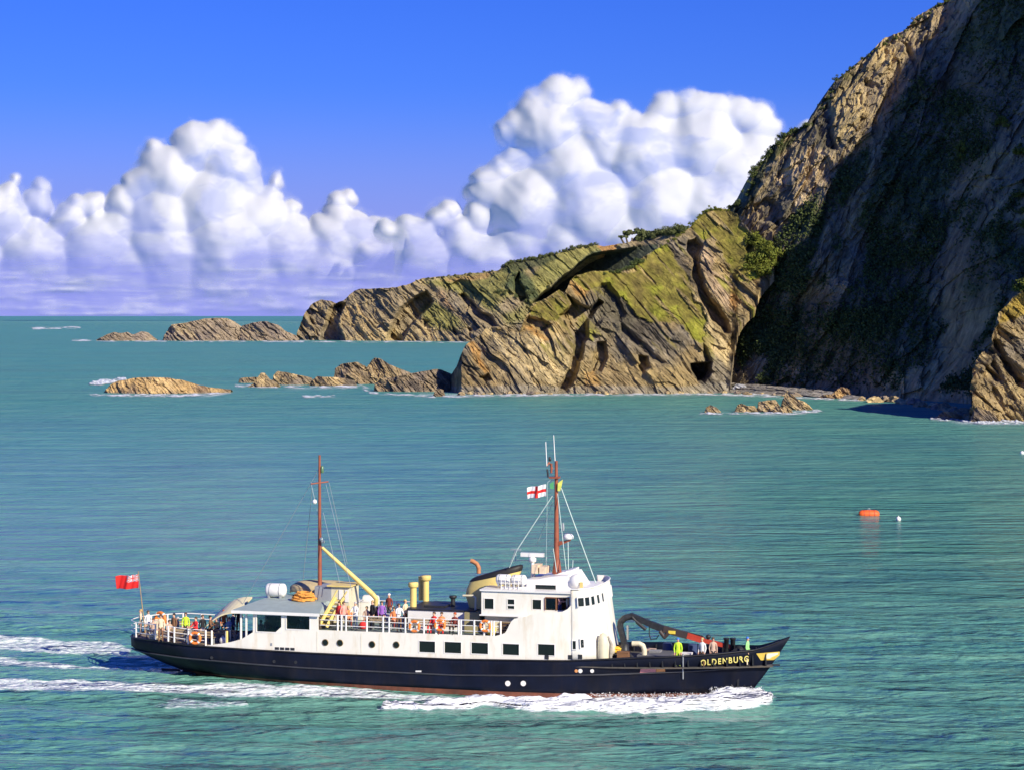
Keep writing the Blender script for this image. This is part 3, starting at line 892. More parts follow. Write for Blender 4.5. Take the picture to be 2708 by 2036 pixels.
sea_rock('long pale slab lying at the beach edge by the cave', [(1770,1028),(1790,1020),(1830,1020),(1850,1024),(1866,1030)], 1034, ((.5,.48,.42),(.6,.58,.5),(.4,.38,.33),(.3,.27,.22)), G4, dip=-8, yb=662)
sea_rock('orange boulder on the beach under the headland', [(1672,1032),(1678,1016),(1690,1011),(1703,1020),(1708,1032)], 1034, ((.5,.28,.12),(.6,.35,.15),(.4,.22,.1),(.3,.18,.1)), G4, yb=658)
sea_rock('white quartz boulder beside the grey beach boulders', [(1938,1028),(1948,1015),(1970,1018),(1990,1026),(2012,1036)], 1038, ((.6,.6,.6),(.7,.7,.7),(.5,.5,.5),(.4,.4,.4)), G4, dip=-8, yb=658)

# ---- small boulders along the shore, and surf
def boulder_mesh(seed):
    bm = bmesh.new(); bmesh.ops.create_icosphere(bm, subdivisions=3, radius=1)
    P = np.array([v_.co[:] for v_ in bm.verts])
    r_ = 1 + .28 * facets(P[:, 0] * 1.6 + P[:, 2], P[:, 1] * 1.6 - P[:, 2], seed, .5) + .12 * fbm(P[:, 0] * 3, P[:, 1] * 3, P[:, 2] * 3, 3, seed)
    P = P * r_[:, None] * np.array([1, .8, .62])
    for v_, q in zip(bm.verts, P): v_.co = q
    me = bpy.data.meshes.new('boulder'); bm.to_mesh(me); bm.free()
    ca = me.color_attributes.new('albedo', 'FLOAT_COLOR', 'POINT')
    c4 = np.ones((len(P), 4), np.float32); base = np.array(TAN[seed % 3]); c4[:, :3] = base[None] * (1 + .25 * fbm(P[:, 0] * 2, P[:, 1] * 2, P[:, 2] * 2, 3, seed + 5))[:, None]
    ca.data.foreach_set('color', c4.ravel()); me.materials.append(m_rock)
    return me
BM_ = [boulder_mesh(60 + i) for i in range(6)]
def ordn(i):
    O_ = ['first', 'second', 'third', 'fourth', 'fifth', 'sixth', 'seventh', 'eighth', 'ninth', 'tenth', 'eleventh', 'twelfth', 'thirteenth', 'fourteenth', 'fifteenth', 'sixteenth', 'seventeenth', 'eighteenth', 'nineteenth', 'twentieth', 'twenty-first', 'twenty-second', 'twenty-third', 'twenty-fourth']
    return O_[i]
def boulders(line, n_, r0, r1, label, group, jv=2):
    p_ = np.array(line, float); sp_ = []
    for i in range(n_):
        t = (i + .5) / n_ * (len(p_) - 1)
        sp_.append((np.interp(t, range(len(p_)), p_[:, 0]) + random.uniform(-6, 6), np.interp(t, range(len(p_)), p_[:, 1]) + random.uniform(-jv, jv)))
    for i, (u, v) in enumerate(sorted(sp_)):
        X_, Y_ = on_water(u, v); r = random.uniform(r0, r1)
        o = bpy.data.objects.new('boulder', BM_[i % 6]); COL.objects.link(o)
        o.location = (X_, Y_, r * .1); o.scale = (r * random.uniform(.9, 1.5), r, r); o.rotation_euler = (random.uniform(-.3, .3), random.uniform(-.3, .3), random.uniform(0, 6))
        tag(o, ordn(i) + ' from the left of the ' + label, 'boulder', group)
boulders([(1560,1041),(1700,1041),(1900,1040),(2060,1046),(2160,1052)], 20, .6, 1.5, 'small boulders along the beach edge', 'small boulders on the beach edge')
boulders([(2270,1058),(2380,1066),(2470,1078),(2540,1098),(2560,1106)], 16, 1.0, 2.4, 'dark boulders under the shaded slope', 'dark boulders under the shaded slope', 3)
boulders([(1215,1042),(1300,1043),(1420,1042),(1540,1040)], 14, .5, 1.3, 'small boulders at the headland foot', 'small boulders at the headland foot')
sfm, n, p = new_mat('surf_foam')
L = n.links.new
p.inputs['Base Color'].default_value = (.80, .84, .85, 1); p.inputs['Roughness'].default_value = .8
at = n.nodes.new('ShaderNodeAttribute'); at.attribute_name = 'foam'
tr = n.nodes.new('ShaderNodeBsdfTransparent'); mx = n.nodes.new('ShaderNodeMixShader')
L(at.outputs['Fac'], mx.inputs[0]); L(tr.outputs[0], mx.inputs[1]); L(p.outputs[0], mx.inputs[2]); L(mx.outputs[0], n.nodes['Material Output'].inputs[0])
def surf_sheet(poly, strength, label, seed, h=.25):
    us = np.arange(min(q[0] for q in poly) - 4, max(q[0] for q in poly) + 4, 1.3); vs = np.arange(min(q[1] for q in poly) - 2, max(q[1] for q in poly) + 2, .45)
    Uu, Vv = np.meshgrid(us, vs)
    d = sdf(Uu + 5 * fbm(Uu / 15, Vv / 4, Uu * 0, 3, seed), Vv + 1.5 * fbm(Uu / 15, Vv / 4, Uu * 0 + 3, 3, seed + 1), poly)
    f = sstep(d, -1.2, 1.5) * np.clip(strength + 1.3 * fbm(Uu / 14, Vv / 2.2, Uu * 0, 4, seed + 2), 0, 1)
    Y_ = CH * FP / (Vv - V0); X_ = (Uu - U0) / FP * Y_
    Z_ = .06 + h * f * (.6 + .6 * fbm(Uu / 6, Vv / 1.5, Uu * 0, 3, seed + 3))
    o = grid_obj('surf', X_, Y_, Z_, sfm, smooth=True, attrs={'foam': f})
    tag(o, label, kind='stuff')
surf_sheet([(236,1042),(300,1041),(480,1043),(600,1036),(612,1041),(480,1050),(300,1049),(240,1048)], .55, 'white surf along the near side of the ochre islet', 11)
surf_sheet([(236,1012),(262,1006),(330,1000),(338,1008),(262,1020),(238,1018)], .8, 'white breaker at the left end of the ochre islet', 12, .8)
surf_sheet([(620,1016),(820,1021),(960,1018),(990,1036),(1150,1047),(1150,1053),(980,1042),(950,1026),(820,1029),(620,1024)], .35, 'thin surf along the chain of rocks', 13)
surf_sheet([(190,898),(250,899),(410,900),(790,901),(1240,903),(1240,907),(790,906),(400,905),(190,903)], .3, 'thin surf line along the far skerries', 14)
surf_sheet([(1150,1046),(1300,1043),(1560,1041),(1900,1040),(2100,1049),(2300,1058),(2300,1063),(2100,1055),(1900,1046),(1560,1047),(1300,1050),(1150,1052)], .4, 'surf along the foot of the headland and beach', 15)
surf_sheet([(1850,1091),(2000,1090),(2160,1083),(2180,1090),(2100,1097),(1940,1097),(1850,1096)], .4, 'surf round the rocks in the cove', 16)
surf_sheet([(2460,1107),(2560,1110),(2720,1114),(2800,1116),(2800,1125),(2600,1123),(2540,1115),(2460,1113)], .4, 'white surf at the foot of the right hand cliff', 17, .5)
surf_sheet([(1936,1036),(1950,1018),(1975,1022),(2010,1036),(2040,1046),(1990,1044)], .8, 'white water washing onto the beach by the grey boulders', 18, .3)
surf_sheet([(80,866),(210,864),(215,869),(90,872)], .5, 'whitecaps breaking beyond the outer skerry', 19, .6)
surf_sheet([(800,1046),(885,1045),(890,1050),(800,1052)], .5, 'small whitecap in front of the rock chain', 20)

# ---------------------------------------------------------------- bushes and scrub
def leaf_mat(name, c, c2):
    m, n, p = new_mat(name)
    L = n.links.new
    geo = n.nodes.new('ShaderNodeNewGeometry')
    no = n.nodes.new('ShaderNodeTexNoise'); no.inputs['Scale'].default_value = .6; no.inputs['Detail'].default_value = 4
    L(geo.outputs['Position'], no.inputs['Vector'])
    cr = n.nodes.new('ShaderNodeValToRGB')
    cr.color_ramp.elements[0].position = .35; cr.color_ramp.elements[1].position = .65
    cr.color_ramp.elements[0].color = c + (1,); cr.color_ramp.elements[1].color = c2 + (1,)
    L(no.outputs[0], cr.inputs[0])
    L(cr.outputs[0], p.inputs['Base Color'])
    p.inputs['Roughness'].default_value = .7
    p.inputs['Specular IOR Level'].default_value = .2
    return m
m_leaf = leaf_mat('bush_leaves', (.050, .072, .024), (.115, .145, .040))
m_leaf_y = leaf_mat('gorse_leaves', (.10, .13, .02), (.19, .20, .03))
m_leaf_f = leaf_mat('distant_leaves', (.075, .095, .035), (.14, .15, .055))
m_wood = M('bush_wood', (.10, .075, .05), .9)

def leaf_cloud(n, rx, ry, rz, size, rng, lumps=7):
    """many leaf-sized faces in uneven clumps"""
    lc = rng.normal(0, .42, (lumps, 3)); lc[:, 2] = np.abs(lc[:, 2]) * .9 + .25
    k = rng.integers(0, lumps, n)
    d = rng.normal(size=(n, 3)); d /= np.linalg.norm(d, axis=1)[:, None]
    r = (.30 + .25 * rng.random(lumps))[k] * rng.random(n) ** .35
    c = lc[k] + d * r[:, None]
    c[:, 2] = np.clip(c[:, 2], .02, None)
    c *= np.array([rx, ry, rz])
    nrm = d + rng.normal(0, .5, (n, 3)); nrm /= np.linalg.norm(nrm, axis=1)[:, None]
    a = np.cross(nrm, rng.normal(size=(n, 3))); a /= np.linalg.norm(a, axis=1)[:, None]
    b = np.cross(nrm, a)
    s = size * (.5 + rng.random(n))[:, None]
    v = np.stack([c - a * s, c + b * s * .8, c + a * s, c - b * s * .8], 1).reshape(-1, 3)
    return v
def quads_mesh(name, v, mat):
    me = bpy.data.meshes.new(name)
    nq = len(v) // 4
    me.vertices.add(len(v)); me.vertices.foreach_set('co', v.astype(np.float32).ravel())
    me.loops.add(nq * 4); me.loops.foreach_set('vertex_index', np.arange(nq * 4, dtype=np.int32))
    me.polygons.add(nq); me.polygons.foreach_set('loop_start', np.arange(0, nq * 4, 4, dtype=np.int32))
    me.update(calc_edges=True)
    me.materials.append(mat)
    return me
rng = np.random.default_rng(5)
BV = {}
for kind, mt_, in (('d', m_leaf), ('y', m_leaf_y), ('f', m_leaf_f)):
    BV[kind] = [quads_mesh('foliage', leaf_cloud(620, 1, 1, 1, .085, rng), mt_) for _ in range(5)]
stem = MB()
for a_ in range(5):
    stem.tube((0, 0, -.25), (.35 * cos(a_ * 1.3), .35 * sin(a_ * 1.3), .55), .05, .02, 6)
stem_me = stem.build('stem', m_wood); stem_mesh = stem_me.data; bpy.data.objects.remove(stem_me)

def surf(arr, u, v):
    X, Y, Z = arr
    if not hasattr(surf, 'c'): surf.c = {}
    k = id(arr)
    if k not in surf.c: surf.c[k] = (U0 + FP * X / Y, V0 + FP * (CH - Z) / Y)
    Uu, Vv = surf.c[k]
    nfront = X.shape[0]
    i = int(np.argmin((Uu - u) ** 2 + (Vv - v) ** 2))
    i, j = divmod(i, X.shape[1])
    return float(X[i, j]), float(Y[i, j]), float(Z[i, j])

bush_n = 0
def bush(pos, rx, rz, kind, label, group, name='bush', cat='bush'):
    global bush_n
    e = empty(name, pos, random.uniform(0, 6))
    e.scale = (rx, rx, rz)
    tag(e, label, cat, group)
    f = bpy.data.objects.new('foliage', BV[kind][bush_n % 5]); COL.objects.link(f); f.parent = e
    if rx > .9:
        s = bpy.data.objects.new('stem', stem_mesh); COL.objects.link(s); s.parent = e
    bush_n += 1
    return e
ORD = ['first', 'second', 'third', 'fourth', 'fifth', 'sixth', 'seventh', 'eighth', 'ninth', 'tenth', 'eleventh', 'twelfth', 'thirteenth', 'fourteenth', 'fifteenth', 'sixteenth', 'seventeenth', 'eighteenth', 'nineteenth', 'twentieth']
TENS = {2: 'twenty', 3: 'thirty', 4: 'forty', 5: 'fifty'}
def ordinal(i):
    if i < 20: return ORD[i]
    t, r = divmod(i + 1, 10)
    return TENS[t] + '-' + ORD[r - 1] if r else {3: 'thirtieth', 4: 'fortieth', 5: 'fiftieth'}[t]
def line_bushes(arr, pts, n, r0, r1, kind, label, group, jv=3, off=(0, 0, 0)):
    p_ = np.array(pts, float)
    tt = np.linspace(0, len(p_) - 1, n)
    spots = []
    for t in tt:
        u = np.interp(t, range(len(p_)), p_[:, 0]) + random.uniform(-4, 4)
        v = np.interp(t, range(len(p_)), p_[:, 1]) + random.uniform(-jv, jv)
        spots.append((u, v))
    for i, (u, v) in enumerate(sorted(spots)):
        x, y, z = surf(arr, u, v)
        r = random.uniform(r0, r1)
        bush((x + off[0], y + off[1], z - .25 * r + off[2]), r, r * random.uniform(.7, 1.0), kind, ordinal(i) + ' from the left of the ' + label, group)
line_bushes(_mt, [(1936,550),(1965,536),(1985,506),(1990,468),(2008,438),(2030,410),(2050,384),(2078,358),(2110,346),(2140,330)], 40, 1.1, 2.0, 'd', 'dark bushes up the mountain ridge shoulder', 'bushes along the mountain ridge', jv=3)
line_bushes(_mt, [(2170,290),(2210,218),(2300,146),(2390,86),(2470,24),(2510,4)], 34, .7, 1.5, 'd', 'small scrubby bushes on the upper mountain skyline', 'small bushes on the upper mountain skyline', jv=2)
line_bushes(_hl, [(1990,640),(2010,650),(2030,660),(2036,690),(2030,715),(2008,720),(1996,690),(2012,680)], 22, 2.0, 3.6, 'y', 'green sunlit bushes on the headland shoulder', 'bushes on the headland shoulder', jv=8)
line_bushes(_hl, [(1752,655),(1800,620),(1850,570),(1880,556),(1926,558)], 22, .6, 1.3, 'y', 'tiny bushes on the grassy headland crest', 'tiny bushes on the headland crest', jv=2)
line_bushes(_hl, [(1600,724),(1650,716),(1684,696),(1700,690)], 14, .8, 1.6, 'd', 'dark bushes in the headland skyline dip', 'bushes in the dip of the headland skyline', jv=2)
line_bushes(_fh, [(1330,708),(1345,696),(1370,692),(1400,686),(1414,684),(1440,680),(1464,674),(1490,666),(1515,658),(1540,652),(1572,650)], 40, 2.0, 3.6, 'f', 'dark bushes on the far headland skyline', 'bushes on the far headland skyline', jv=2)
line_bushes(_fh, [(1100,744),(1197,730),(1316,718)], 14, 1.2, 2.4, 'f', 'tiny bushes on the far headland edge', 'very small bushes on the far headland edge', jv=1)
line_bushes(_fh, [(1365,735),(1380,760),(1400,790),(1340,780),(1310,770),(1420,810)], 20, 1.8, 3.6, 'f', 'dark bushes in the far headland gully', 'bushes in the far headland gully', jv=10)
# the wind-leaning tree group with an arch of sky under it
e = empty('tree', surf(_fh, 1672, 640)); tag(e, 'leaning flat topped tree with sky showing beneath its branches', 'tree')
tp = surf(_fh, 1672, 640)
tm = MB(); k = tp[1] / FP
for du in (-30, -16, 0, 14):
    tm.tube((du * k * .6, 0, -4), (du * k, 0, 10 * k), 1.1, .7, 8)
tm.path([(-30 * k, 0, 10 * k), (-12 * k, 1, 20 * k), (10 * k, 0, 24 * k)], .8)
tm.build('trunk', m_wood, e)
rr = np.random.default_rng(3)
vv = []
for cx, cz, rx, rz, nn in ((-26, 14, 9, 4, 260), (-14, 22, 12, 6, 420), (4, 27, 14, 8, 520), (24, 26, 16, 11, 620), (46, 24, 16, 12, 620), (64, 18, 14, 12, 500), (14, 12, 8, 10, 300), (36, 8, 18, 12, 500)):
    q = leaf_cloud(nn, rx * k, 7, rz * k, 1.0, rr, 6); q += np.array([cx * k, 0, (cz - rz * .8) * k]); vv.append(q)
f = bpy.data.objects.new('crown', quads_mesh('crown', np.concatenate(vv), m_leaf_f)); COL.objects.link(f); f.parent = e
line_bushes(_fh, [(1700,632),(1740,622),(1780,616),(1800,614)], 14, 5.0, 9.0, 'f', 'large bushes right of the leaning tree', 'large bushes right of the leaning tree', jv=6)

# scrub growing all over the shaded mountain slope
def scatter_scrub(arr, polys, n, size, name, mat, label, rib_k=None, lift=.2):
    X, Y, Z = arr
    Uu, Vv = U0 + FP * X / Y, V0 + FP * (CH - Z) / Y
    w = np.zeros(X.shape)
    for p_ in polys: w = np.maximum(w, sstep(sdf(Uu, Vv, p_), -6, 10))
    a, b = dipc(X, Z, 60)
    w = w * (.12 + sstep(fbm(X / 7, Z / 7, X * 0, 4, 801), -.3, .5)) * (Z > 3)
    w[-12:] = 0
    if rib_k is not None: w = w * (1 - sstep(fbm(a / 30, b / 7, X * 0, 4, rib_k), .08, .25))
    c = np.cumsum(w.ravel()); r_ = np.random.default_rng(11)
    idx = np.searchsorted(c, r_.random(n) * c[-1])
    P = np.stack([X.ravel()[idx], Y.ravel()[idx], Z.ravel()[idx]], 1) + r_.normal(0, .6, (n, 3)) + np.array([0, -.6, lift])
    m = 5
    P = np.repeat(P, m, 0); d = r_.normal(size=P.shape); d /= np.linalg.norm(d, axis=1)[:, None]
    s = size * (.5 + r_.random(len(P)))[:, None]
    c = P + d * s * .9
    nrm = d + r_.normal(0, .5, d.shape); a = np.cross(nrm, r_.normal(size=d.shape)); a /= np.linalg.norm(a, axis=1)[:, None]
    b = np.cross(nrm, a); b /= np.linalg.norm(b, axis=1)[:, None]
    v = np.stack([c - a * s, c + b * s, c + a * s, c - b * s], 1).reshape(-1, 3)
    o = bpy.data.objects.new(name, quads_mesh(name, v, mat)); COL.objects.link(o)
    return tag(o, label, kind='stuff')
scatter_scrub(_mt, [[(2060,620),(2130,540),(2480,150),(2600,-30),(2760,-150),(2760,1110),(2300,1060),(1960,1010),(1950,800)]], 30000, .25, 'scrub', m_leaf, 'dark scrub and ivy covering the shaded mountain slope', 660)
line_bushes(_mt, [(2538,400),(2540,415)], 2, 2.2, 3.0, 'y', 'two pale bushes on the shaded mountain slope', 'pale bushes on the shaded slope', jv=3, off=(0, -2, 0))
line_bushes(_mt, [(2640,330),(2655,320),(2690,420),(2704,390),(2690,560),(2700,600)], 9, 1.4, 2.6, 'y', 'green bushes at right on the shaded slope', 'green bushes on the right of the slope', jv=10, off=(0, -2, 0))
line_bushes(_ns, [(2695,765),(2704,755),(2708,740)], 5, 1.6, 2.6, 'y', 'bright green bushes above the ochre cliff', 'bright bushes above the ochre cliff', jv=6)

# ---------------------------------------------------------------- clouds
CD = 9000.0
LOBES_R = [(1480,262,72),(1518,242,48),(1425,285,62),(1372,330,52),(1340,358,42),(1450,345,110),(1560,335,80),(1600,385,110),(1632,300,50),(1668,335,60),(1760,292,54),(1735,350,70),(1832,290,62),(1880,300,60),(1952,308,58),(1995,322,58),(2012,350,55),(2000,420,80),(1860,400,120),(1950,480,120),(1700,430,130),(1500,460,120),(1370,425,52),(1325,455,52),(1295,478,50),(1310,520,60),(1400,560,120),(1560,560,140),(1750,560,150),(1900,560,140),(1380,640,90),(1500,660,110),(1680,660,130),(1270,580,50),(1262,520,34),(1210,630,60),(1120,600,34),(1090,620,60),(1160,580,40),(1020,610,40),(1190,560,36),(1240,660,70),(1120,690,80),(1300,700,90),(1400,740,90),(1230,650,40),(2130,360,40),(1560,720,100),(1440,400,70),(1455,360,48),(1620,330,34),(1900,340,52),(1830,440,60),(1910,350,40)]
LOBES_L = [(578,352,38),(615,368,42),(520,398,78),(560,385,60),(640,430,44),(600,450,88),(405,402,32),(398,435,40),(450,480,96),(380,500,66),(330,545,56),(560,560,120),(430,590,110),(650,500,50),(728,478,28),(705,525,48),(680,590,90),(770,560,30),(760,620,60),(600,670,140),(440,680,120),(205,548,38),(245,552,40),(180,580,52),(262,590,40),(40,480,20),(112,498,32),(100,540,46),(15,530,48),(0,600,90),(95,612,44),(90,690,110),(250,690,110),(150,600,30),(320,620,66),(928,528,30),(895,540,34),(880,570,34),(905,600,60),(850,620,50),(940,620,66),(1000,600,36),(1040,630,46),(1060,660,40),(880,650,80),(1000,680,80),(760,690,100),(-60,560,90),(-120,680,140),(-200,600,120),(700,740,70),(560,740,90),(340,730,90),(120,740,70),(860,720,90),(560,480,60)]
cm, n, p = new_mat('cloud')
L = n.links.new
n.nodes.remove(p)
om = n.nodes['Material Output']
df = n.nodes.new('ShaderNodeBsdfDiffuse'); df.inputs[0].default_value = (.84, .83, .85, 1)
tl = n.nodes.new('ShaderNodeBsdfTranslucent'); tl.inputs[0].default_value = (.86, .84, .88, 1)
m1 = n.nodes.new('ShaderNodeMixShader'); m1.inputs[0].default_value = .45
L(df.outputs[0], m1.inputs[1]); L(tl.outputs[0], m1.inputs[2])
tr = n.nodes.new('ShaderNodeBsdfTransparent')
at = n.nodes.new('ShaderNodeAttribute'); at.attribute_name = 'shade_alpha'
m2 = n.nodes.new('ShaderNodeMixShader')
L(at.outputs['Fac'], m2.inputs[0]); L(tr.outputs[0], m2.inputs[1]); L(m1.outputs[0], m2.inputs[2])
L(m2.outputs[0], om.inputs[0])
def cloud(name, lobes, u0, u1, v0, v1, D, seed, label, step=2.2, floor=(560, 790), amp=1.0, under_from=600, dens=1.0, blur=14, band=False):
    us = np.arange(u0, u1, step); vs = np.arange(v1, v0, -step)
    Uc, Vc = np.meshgrid(us, vs)
    z0 = Uc * 0
    Uw = Uc + 20 * fbm(Uc / 70, Vc / 70, z0, 3, seed) + 4 * fbm(Uc / 30, Vc / 30, z0, 2, seed + 4)
    Vw = Vc + 20 * fbm(Uc / 70, Vc / 70, z0 + 5, 3, seed + 1) + 4 * fbm(Uc / 30, Vc / 30, z0 + 3, 2, seed + 5)
    T = np.full(Uc.shape, -30.0); Hm = np.full(Uc.shape, -30.0); Q = np.zeros(Uc.shape)
    for (a, b, r) in lobes:
        d2 = (Uw - a) ** 2 + (Vw - b) ** 2
        h = np.where(d2 < r * r, r * np.clip(1 - d2 / (r * r), 0, None) ** .8, -(np.sqrt(d2) - r) * 1.2)
        # nearer lobes lower in the heap
        hh = h + (b - 150) * .13 * sstep(h, 0, 30)
        k = 9.0
        T = np.logaddexp(T / k, hh / k) * k
        q = (Vw - b) / r
        win = hh > Hm
        Hm = np.where(win, hh, Hm); Q = np.where(win, q, Q)
    bil = 13 * domes(Uw / 85, Vw / 85, seed + 10) + 6 * domes(Uw / 38 + 3, Vw / 38, seed + 14) + 1.6 * domes(Uw / 18, Vw / 18 + 5, seed + 18) + 2.5 * fbm(Uw / 40, Vw / 40, z0 + 2, 4, seed + 40)
    edge = T + .8 * (bil - 12) + 20 * fbm(Uc / 34, Vc / 34, z0 + 8, 5, seed + 41, .6)
    if band:
        edge = 34 + 60 * fbm(Uc / 190, Vc / 17, z0, 4, seed + 71, .55) - 40 * sstep(Vc, 745, 715); T = edge * 1.0; Q = z0
    for _k in range(1): Q = (Q + np.roll(Q, 2, 0) + np.roll(Q, -2, 0) + np.roll(Q, 2, 1) + np.roll(Q, -2, 1)) / 5
    shade_alpha = sstep(edge, -6, 58) ** .9 * (1 - .50 * sstep(Q, -.35, .95)) * (1 - .38 * sstep(fbm(Uw / 95, Vw / 60, z0 + 9, 4, seed + 52) + (Vc - 420) / 900, -.05, .45))  # lobe undersides and patches let the sky through, imitating lavender shade
    soft = sstep(Vc, floor[0], floor[1])
    shade_alpha = shade_alpha * np.clip(1 - soft * (.85 + .8 * fbm(Uc / 110, Vc / 34, z0, 4, seed + 30)), 0, 1)
    wisp = fbm(Uc / 40, Vc / 25, z0, 4, seed + 33)
    shade_alpha = np.clip(shade_alpha * dens * (1 + (1 - dens) * 2.5 * wisp), 0, 1)
    for e_, s_ in ((Uc - u0, 1), (u1 - Uc, 1)):
        shade_alpha = shade_alpha * sstep(e_, 0, 30)
    bulge = np.clip(T, 0, 300) * amp + .8 * bil
    for _k in range(blur):
        for ax in (0, 1):
            bulge = (bulge + np.roll(bulge, 1, ax) + np.roll(bulge, -1, ax)) / 3
    px = D / FP
    under = np.clip(Vc + 60 * fbm(Uc / 160, Vc / 60, z0, 3, seed + 60) - under_from, 0, None) * .08
    Yc = D - (bulge - 1.25 * under) * px
    Xc = (Uc - U0) / FP * Yc; Zc = CH - (Vc - V0) / FP * Yc
    # the billowed surface, with its empty margin cut away
    o = grid_obj(name, Xc, Yc, Zc, cm, smooth=True, attrs={'shade_alpha': shade_alpha})
    bm = bmesh.new(); bm.from_mesh(o.data)
    lay = bm.verts.layers.float['shade_alpha']
    kill = [v_ for v_ in bm.verts if v_[lay] <= 0.0 and all(e_.other_vert(v_)[lay] <= 0 for e_ in v_.link_edges)]
    bmesh.ops.delete(bm, geom=kill, context='VERTS')
    bm.to_mesh(o.data); bm.free()
    o.visible_shadow = True
    return tag(o, label, 'cloud')
cloud('cumulus_cloud', LOBES_R, 960, 2240, 130, 835, CD, 900, 'tall white cumulus towering behind the mountain shoulder')
cloud('cumulus_cloud', LOBES_L, -330, 1140, 270, 835, CD * 1.05, 950, 'heaped white cumulus over the open sea at left')
low = [(random.uniform(-320, 1320), random.uniform(755, 825), random.uniform(14, 62)) for _ in range(46)]
cloud('cloud_bank', low, -330, 1350, 700, 836, CD * 1.25, 980, 'low lilac bank of cloud lying along the sea horizon', floor=(700, 1000), amp=.5, under_from=900, dens=.6, blur=6, band=True)

# ================================================================ the ship
CT, ST = cos(TH), sin(TH)
def S(u, v, y):
    """point of the ship's plane y (port +) that is seen at photo column u, row v -> local x, z"""
    k = (u - U0) / FP
    x = (k * (SHIP[1] + y * CT) - SHIP[0] - y * ST) / (CT + k * ST)
    Y = SHIP[1] - x * ST + y * CT
    return x, CH - (v - V0) / FP * Y
def S3(u, v, y):
    x, z = S(u, v, y); return Vector((x, y, z))
def G(u, v, z):
    """point at height z seen at column u, row v -> local x, y"""
    Y = (CH - z) * FP / (v - V0); X = (u - U0) / FP * Y
    dx, dy = X - SHIP[0], Y - SHIP[1]
    return dx * CT - dy * ST, dx * ST + dy * CT
def W(x, y, z):
    return Vector((SHIP[0] + x * CT + y * ST, SHIP[1] - x * ST + y * CT, z))

ship = empty('passenger_ship', (SHIP[0], SHIP[1], 0), -TH)
tag(ship, 'small passenger ship with black hull, white superstructure and two brown masts', 'ship')

white = M('white_paint', (.87, .835, .72), .4, 0, .04, .8, (.62, .48, .27), .6)
white2 = M('clean_white', (.84, .82, .76), .38, 0, .04, 2)
cream = M('cream_paint', (.72, .66, .46), .5, 0, .08, 2, (.45, .30, .14), .4)
black = M('black_hull', (.004, .007, .020), .55, 0, .4, .7, (.022, .018, .018), .6)
black.node_tree.nodes['Principled BSDF'].inputs['Specular IOR Level'].default_value = .22
redb = M('red_boot', (.20, .065, .035), .6, 0, .3, 2, (.09, .05, .04), .7)
dark = M('dark_metal', (.03, .032, .035), .5, .2, .3, 5)
brown = M('mast_brown', (.30, .085, .04), .5, 0, .15, 3)
yellow = M('buff_yellow', (.80, .62, .20), .5, 0, .08, 2, (.5, .33, .1), .5)
greyp = M('grey_paint', (.30, .32, .34), .55, 0, .1, 2)
roofg = M('roof_green', (.33, .40, .38), .6, 0, .08, 2, (.25, .27, .25), .5)
deckm = M('deck_green', (.16, .22, .19), .8, 0, .2, 3, (.28, .27, .22), .6)
woodd = M('deck_wood', (.26, .20, .13), .8, 0, .25, 4)
orange = M('orange_plastic', (.85, .23, .04), .5, 0, .1, 4)
rope_m = M('rope', (.62, .52, .33), .9, 0, .2, 12)
steel = M('galvanised', (.45, .52, .50), .4, .5, .1, 4)
redp = M('crane_red', (.52, .06, .03), .45, 0, .15, 4)
glass, n, p = new_mat('dark_glass')
p.inputs['Base Color'].default_value = (.012, .018, .016, 1); p.inputs['Roughness'].default_value = .06
p.inputs['Specular IOR Level'].default_value = .5
pane_m, n, p = new_mat('clear_pane')
g_ = n.nodes.new('ShaderNodeBsdfGlossy'); g_.inputs['Roughness'].default_value = .03
t_ = n.nodes.new('ShaderNodeBsdfTransparent'); t_.inputs[0].default_value = (.55, .6, .58, 1)
x_ = n.nodes.new('ShaderNodeMixShader'); x_.inputs[0].default_value = .07
n.links.new(t_.outputs[0], x_.inputs[1]); n.links.new(g_.outputs[0], x_.inputs[2]); n.links.new(x_.outputs[0], n.nodes['Material Output'].inputs[0])
n.nodes.remove(p)

# ---- hull
HD = ([0, .006, .02, .055, .113, .227, .386, .682, .773, .841, .91, .955, 1], [0.35, 1.15, 1.95, 2.75, 3.3, 3.65, 3.75, 3.75, 3.5, 2.9, 1.9, 1.05, .04])
HW = ([0, .04, .12, .25, .4, .6, .72, .85, .95, 1], [0, 1.1, 2.3, 3.2, 3.6, 3.65, 3.2, 1.9, .65, 0])
SHX = [-21.95, -19, -16.5, -8.5, 1.5, 8.8, 11, 13.4, 16, 18, 20, 21, 21.95]
SHZ = [2.36, 2.42, 2.28, 2.19, 2.2, 2.4, 2.55, 2.7, 2.78, 2.92, 3.1, 3.45, 3.84]
def sheer(x): return float(np.interp(x, SHX, SHZ))
def xb(z): return float(np.interp(z, [-.7, 0, 1.9, 3.84], [18.9, 19.3, 20.7, 21.95]))
def xst(z): return float(np.interp(z, [-.7, 0, .7, 1.4, 1.5, 2.4], [-17.2, -18.3, -20.2, -21.75, -21.95, -21.85]))
def hullb(x, z):
    s = (x - xst(z)) / (xb(z) - xst(z)); s = min(1, max(0, s))
    sh = sheer(x)
    t = min(1, max(0, z / sh))
    w, d = float(np.interp(s, *HW)), float(np.interp(s, *HD))
    e = float(np.interp(s, [0, .1, .3, .6, .8, 1], [.9, .7, .45, .45, 1.1, 1.4]))
    return w + (d - w) * t ** e
NS = 150
sp = [.5 - .5 * cos(pi * i / NS) for i in range(NS + 1)]
